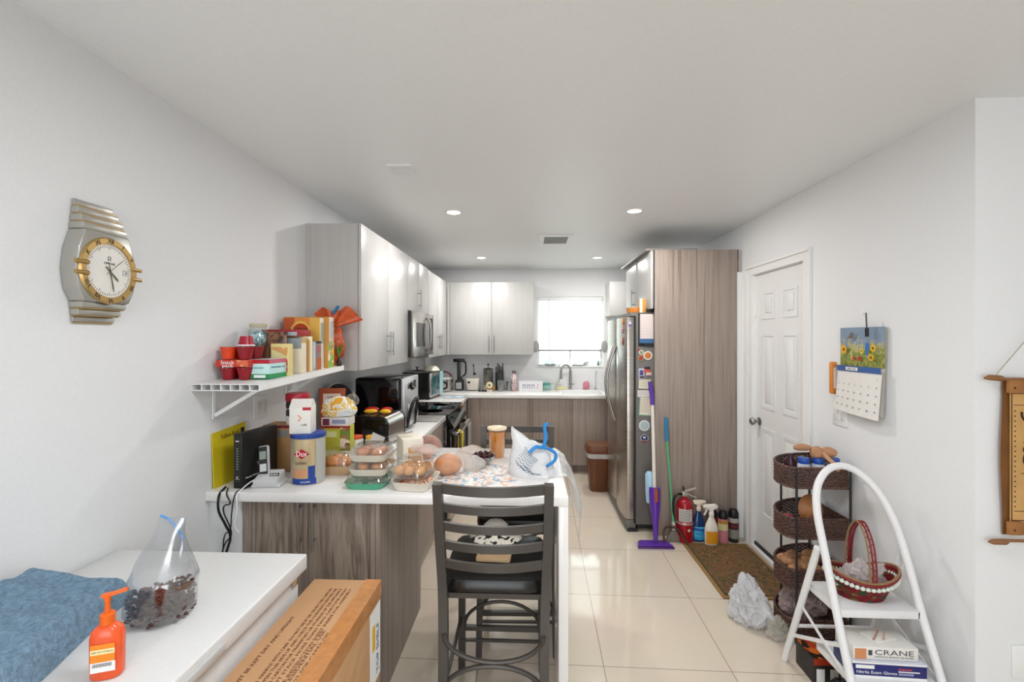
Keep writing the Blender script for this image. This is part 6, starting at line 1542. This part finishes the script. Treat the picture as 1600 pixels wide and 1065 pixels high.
def tier(zb, zt_):
    ol = outline(); hh = zt_ - zb; n_ = int(hh / .0085)
    m = MB()
    dens = []
    for i in range(len(ol)):
        a = Vector((*ol[i], 0)); b_ = Vector((*ol[(i + 1) % len(ol)], 0)); L = (b_ - a).length; k = max(1, int(L / .008))
        for q in range(k): dens.append(a.lerp(b_, q / k))
    N = len(dens)
    for j in range(n_):
        z = zb + .005 + j * .0085
        pts = []
        for i, p in enumerate(dens):
            d = (dens[(i + 1) % N] - dens[i - 1]).normalized(); nrm = Vector((d.y, -d.x, 0))
            q = p + nrm * (.0022 * math.sin(PI * i / 2 + PI * (j % 2))); pts.append((q.x, q.y, z))
        m.tube(pts, .0040, wk, 5, closed=True)
    m.tube([(p.x, p.y, zt_) for p in dens[::2]], .0065, wk, 6, closed=True); m.tube([(p.x, p.y, zb) for p in dens[::2]], .006, wk, 6, closed=True)
    m.prism([(p.x, p.y) for p in dens[::2]], .004, wk, Matrix.Translation((0, 0, zb)))
    return m.build('basket', t)
TZ = [(.795, .895), (.535, .635), (.275, .370), (.03, .115)]
for (a, b_) in TZ: tier(a, b_)
for (x, y) in ((RX - .262, RY - .008), (RX + .006, RY - .008), (RX - .19, RY + .27), (RX - .0, RY + .325)):
    m = MB(); m.cyl((x, y, .0003), (x, y, .90), .0058, M_dark, seg=10); m.build('post', t)
# contents, top tier
for k, (x, y, lb, c_) in enumerate(((1.435, 2.46, 'blue-lidded white jar in the top tier of the wicker rack, leftmost', '#c9cbd6'), (1.505, 2.455, 'blue-lidded white jar in the top tier, second from left', '#d3d6dc'), (1.585, 2.455, 'blue-lidded jar at the right end of the top wicker tier', '#c4c6ca'))):
    jar('jar', lb, (x, y, .8005), .030, .135, mat(c_, .3), mat('#1f4fa8', .35), mat('#7f86b8', .4) if k == 0 else mat('#a9adc4', .4), lidh=.22)
t = thing('bottle', 'dark bottle with purple label at the back left of the top wicker tier', 'bottle', (1.40, 2.52, .8005))
m = MB(); m.lathe([(.028, .0005), (.03, .004), (.03, .10), (.012, .125), (.012, .14), (0, .141)], mat('#3a1a24', .25), seg=24); m.build('glass', t)
m = MB(); m.lathe([(.0305, .02), (.0305, .07)], mat('#5a3a6a', .5), seg=24, open_=True); m.build('label', t)
tan = mat('#b98a66', .7, bump=.5, bscale=30, var=.15)
t = thing('cloth_bow', 'tan cloth tied in a bow on top of the jars in the top wicker tier', 'cloth', (1.505, 2.465, .938))
m = MB(); m.ell((-.065, .02, .045), (.045, .025, .018), tan, 3, .25, 20); m.ell((.0, .0, .025), (.035, .03, .03), tan, 3, .3, 25); m.ell((.055, .0, .025), (.045, .028, .026), tan, 3, .3, 20); m.build('knot', t)
m = MB(); m.tube(spline([(.015, -.03, .03), (.02, -.05, .0), (.03, -.075, -.02), (.05, -.080, -.03), (.06, -.066, .0)], 5), [.012] * 21, tan, 8) if False else m.tube(spline([(.015, -.028, .03), (.022, -.045, .01), (.035, -.078, -.015), (.05, -.082, -.045), (.06, -.080, -.015)], 5), .011, tan, 8); m.build('tail', t)
# second tier: wooden bowl and red net bag of onions
t = thing('wooden_bowl', 'round wooden bowl standing on edge in the second wicker tier', 'bowl', (1.515, 2.53, .635), 0)
m = MB(); R = Matrix.Rotation(math.radians(-62), 4, 'Z') @ Matrix.Rotation(math.radians(80), 4, 'Y')
m.lathe([(0, .03), (.055, .022), (.078, 0), (.080, -.004), (.07, .0), (.05, .012), (0, .018)], mat('#b57a4c', .45, var=.15, vscale=18), seg=36, M=Matrix.Rotation(math.radians(78), 4, 'X') @ Matrix.Rotation(math.radians(15), 4, 'Y')); m.build('bowl', t)
rnd = random.Random(11)
for k in range(7):
    m = MB(); m.ell((0, 0, 0), (.034, .032, .029), mat('#8f3a4a', .35, var=.3, vscale=30), 3, .10, 20, seed=k); m.cyl((0, 0, .026), (.004, 0, .042), .004, mat('#b98a6a', .7), r1=.001, seg=8)
    solo(m, 'red_onion', 'red onion lying in the second tier of the wicker rack', 'onion', (1.385 + .062 * (k % 3) + rnd.uniform(-.004, .004), 2.45 + .062 * (k // 3), .572 + .020 * (k % 2)), rnd.uniform(0, 6), 'red onions in the wicker rack')
m = MB(); m.ell((0, 0, 0), (.05, .03, .03), film('net_film', '#e9dfdc', .6, 1, 40), 3, .5, 30); solo(m, 'crumpled_wrapper', 'crumpled pale wrapper at the right of the red onions', 'wrapper', (1.575, 2.46, .573))
# third tier: nuts / potatoes
for k in range(9):
    m = MB(); m.ell((0, 0, 0), (.038, .030, .028), mat('#a87a55', .7, var=.35, vscale=35, bump=.4), 3, .3, 25, seed=k * 2.1)
    solo(m, 'ginger_root', 'knobbly brown root heaped on the left of the third wicker tier', 'root', (1.375 + .052 * (k % 3), 2.445 + .055 * (k // 3), .325 + .018 * (k % 2) + .030), rnd.uniform(0, 6), 'brown roots in the third wicker tier')
m = MB(); m.ell((0, 0, 0), (.05, .04, .04), mat('#c08a5a', .55, var=.12), 3, .08, 12); solo(m, 'onion', 'round yellow onion at the back of the third wicker tier', 'onion', (1.535, 2.57, .36))
m = MB(); m.ell((0, 0, 0), (.055, .036, .034), mat('#c98a5c', .55, var=.12), 3, .10, 12); solo(m, 'sweet_potato', 'orange-brown sweet potato at the right of the third wicker tier', 'sweet potato', (1.56, 2.45, .335), .4)
# bottom tier bag
m = MB(); m.ell((0, 0, .12), (.11, .085, .10), film('mauve_film', '#b8a3a0', .85, .9, 30), 5, .35, 14, floor=.0005); solo(m, 'produce_bag', 'translucent mauve bag of produce in the bottom wicker tier', 'plastic bag', (1.47, 2.52, .036))
m = MB(); m.ell((0, 0, .09), (.09, .12, .10), film('white_bag_film', '#f2f3f5', .8, 1.0, 30), 5, .5, 12, floor=.0005); m.ell((-.02, .02, .19), (.03, .03, .05), film('white_bag_film_b', '#e9ebee', .85, 1.0, 14), 3, .4, 20)
solo(m, 'white_bag', 'knotted white plastic bag on the floor left of the wicker rack', 'plastic bag', (1.215, 2.60, .0005))
m = MB(); m.ell((0, 0, .05), (.05, .045, .05), film('clear_bag_film', '#e9e6da', .5, 1.0, 30), 4, .5, 24, floor=.0005); solo(m, 'small_bag', 'small clear plastic bag on the floor against the bottom wicker tier', 'plastic bag', (1.285, 2.43, .0005))

# ------------------------------------------------------------------ step ladder
lw = mat('#e4e4e4', .35)
t = thing('step_stool', 'white folding step ladder with a hooped top rail in front of the wicker rack', 'step ladder')
hoop = [(1.235, 1.735, 0), (1.238, 1.80, .19), (1.243, 1.905, .44), (1.246, 1.99, .66), (1.25, 2.045, .80), (1.275, 2.085, .90), (1.335, 2.115, .965), (1.405, 2.122, .985), (1.475, 2.112, .955), (1.535, 2.08, .88), (1.565, 2.03, .77), (1.575, 1.98, .64), (1.577, 1.905, .44), (1.58, 1.80, .19), (1.583, 1.735, 0)]
m = MB(); m.tube(spline(hoop, 6), .0155, lw, 14); m.build('hoop_frame', t)
for s_, x in ((-1, 1.228), (1, 1.592)):
    m = MB(); m.bar([(x, 2.262, .0003), (x + .004 * s_, 2.02, .655)], .022, .022, lw, side=(1, 0, 0)) if False else m.tube([(x, 2.262, 0.006), (x - .006 * s_, 2.015, .66)], .0145, lw, 12); m.build('rear_leg', t)
    m = MB(); m.bar([(x, 2.20, .165), (1.241 if s_ < 0 else 1.578, 1.86, .34)], .004, .016, lw, side=(0, 0, 1)); m.bar([(x, 2.13, .35), (1.239 if s_ < 0 else 1.58, 1.82, .22)], .004, .014, lw, side=(0, 0, 1)); m.build('brace', t)
m = MB(); m.cyl((1.228, 2.18, .22), (1.592, 2.18, .22), .008, lw, seg=10); m.build('cross_bar', t)
for (y0_, y1_, z_, nm) in ((1.90, 2.12, .462, 'upper'), (1.80, 2.05, .232, 'lower')):
    m = MB(); m.box(1.25, 1.565, y0_, y1_, z_ - .004, z_, lw, .0015); m.box(1.25, 1.565, y0_, y0_ + .006, z_ - .032, z_ - .004, lw, .001); m.box(1.25, 1.256, y0_, y1_, z_ - .03, z_ - .004, lw); m.box(1.559, 1.565, y0_, y1_, z_ - .03, z_ - .004, lw); m.build('step', t)
for x in (1.236, 1.582):
    m = MB(); m.cyl((x, 1.735, 0.0002), (x, 1.742, .03), .016, mat('#c9c9c9', .6), seg=12); m.build('foot', t)

# gift basket on the upper step
rb = mat('#7c1d22', .5, bump=.3, bscale=80, var=.25, vscale=50); gb = mat('#8a6a4a', .55)
t = thing('gift_basket', 'red and green woven basket with a tall hooped handle on the upper ladder step', 'basket', (1.405, 2.005, .463), math.radians(-6))
def bsk(u, v, off=0):
    a = 2 * PI * u; rx = .088 + .052 * v + off; ry = .055 + .035 * v + off
    return (rx * math.cos(a), ry * math.sin(a), .002 + (.085 + .038 * math.cos(a) ** 2) * v)
weave = art('woven_strips', ['#8f1c24', '#a02830', '#8f1c24', '#3c5a2c', '#a32830', '#8f1c24', '#7a1820', '#8a7a3a'], 60)
m = MB(); m.grid(lambda u, v: bsk(u, v), 48, 8, weave, .003); m.lathe([(0, .002), (.088, .002)], weave, seg=40, sy=.63); m.build('body', t)
m = MB(); m.tube([bsk(k / 60, 1.0) for k in range(60)], .0065, rb, 8, closed=True); m.tube([tuple(Vector(bsk(k / 60, 1.0)) + Vector((0, 0, .009))) for k in range(60)], .005, gb, 8, closed=True); m.build('rim', t)
m = MB()
for k in range(44): m.ell(Vector(bsk(k / 44, .80, .006)), (.010, .008, .010), mat('#d6e0d4', .7), 1)
m.build('lace_trim', t)
m = MB()
for (dx, mm_) in ((-.012, gb), (.012, rb), (0, rb)): m.tube(spline([(dx, -.088, .075), (dx, -.086, .16), (dx, -.066, .25), (dx, -.02, .310), (dx, .02, .310), (dx, .066, .25), (dx, .086, .16), (dx, .088, .075)], 6), .0038, mm_, 8)
hp = spline([(0, -.088, .075), (0, -.086, .16), (0, -.066, .25), (0, -.02, .310), (0, .02, .310), (0, .066, .25), (0, .086, .16), (0, .088, .075)], 6)
m.tube([tuple(p + Vector((.012 * (1 if i % 4 < 2 else -1), 0, 0))) for i, p in enumerate(hp)], .0022, rb, 6); m.build('handle', t)
m = MB(); m.ell((.0, .0, .075), (.085, .05, .055), film('cello_film', '#f0e8e6', .6, 1.0, 40), 5, .55, 24); solo(m, 'cellophane', 'crumpled clear cellophane inside the red basket', 'cellophane', (1.405, 2.005, .468))
m = MB(); m.grid(lambda u, v: (.05 * u + .01 * v, .0 + .01 * math.sin(u * 6), .001 + .085 * v * (1 - .5 * u)), 8, 8, film('upright_film', '#e3e4ea', .6, .8, 20)); solo(m, 'plastic_packet', 'small upright clear packet at the right rear of the upper ladder step', 'packet', (1.495, 2.10, .463))

# glove boxes on the lower step
zl = .2325
nv = mat('#20246a', .4)
t = carton('glove_box', 'navy blue box of nitrile exam gloves, lower of the two on the ladder step', 'box', 1.262, 1.535, 1.835, 1.955, zl, .062, nv,
   [('f', 0, 1, .0, .16, M_white), ('f', 0, 1, .9, 1, M_white), ('f', .06, .60, .25, .50, ('Nitrile Exam Gloves', .016, M_white)), ('f', .05, .30, .60, .82, M_white), ('f', .62, .80, .62, .70, mat('#b34a5a', .5)), ('f', .62, .9, .48, .54, M_white), ('f', .62, .82, .30, .42, mat('#8f93b4', .5)),
    ('t', 0, 1, 0, 1, mat('#d9dae6', .5))], rz=math.radians(-3))
carton('glove_box', 'white box of gloves lettered on its front, on top of the navy one', 'box', 1.275, 1.515, 1.850, 1.965, zl + .0635, .050, mat('#e4e1dc', .5),
   [('f', .33, .93, .38, .78, ('CRANE', .028, mat('#4a4c55', .5))), ('f', .33, .93, .20, .28, ('NITRILE EXAM GLOVES', .008, mat('#5a5c65', .5))), ('f', .02, .20, .05, .85, mat('#d08a5c', .5)), ('f', .23, .29, .35, .75, mat('#4a4c55', .5)), ('s', 0, 1, 0, 1, M_white)], rz=math.radians(-2))
m = MB(); m.box(-.05, .05, -.035, .035, 0, .006, M_offw, .001); m.bar([(-.05, -.02, .008), (.03, .02, .010)], .006, .002, mat('#b58a7a', .6)); m.bar([(-.01, -.03, .008), (.05, .01, .010)], .006, .002, mat('#c9a99a', .6)); solo(m, 'envelope', 'opened white envelope lying on the white glove box', 'envelope', (1.41, 1.915, zl + .1145), .3)
m = MB(); m.ell((0, 0, .075), (.13, .10, .075), film('black_film', '#2a2a2c', .95, 1.0, 12), 5, .5, 14, floor=.0005); solo(m, 'black_bag', 'crumpled black and clear plastic bag on the floor under the lower ladder step', 'plastic bag', (1.42, 1.94, .0005))
# boxes with jars beside the rack, behind the ladder's left leg
t = carton('drinks_box', 'dark box with sunflower print holding gold-lidded jars behind the ladder', 'box', 1.275, 1.395, 2.11, 2.25, .0005, .115, mat('#2a2624', .5), [('f', 0, 1, .75, 1, mat('#a8341c', .5)), ('t', 0, 1, 0, 1, art('sunflower_print', ['#7a2416', '#c9641c', '#2a1a14', '#a8341c'], 26)), ('f', .1, .4, .1, .6, M_white), ('f', .6, .9, .1, .6, M_white)])
for k in range(3):
    m = MB(); m.lathe([(.0, .1163), (.020, .1165), (.021, .119), (.021, .128), (.016, .130), (0, .130)], mat('#b79a3a', .3, .6), (.015 + .012 * (k % 2), -.045 + k * .045, 0), seg=20); m.build('jar_lid', t)
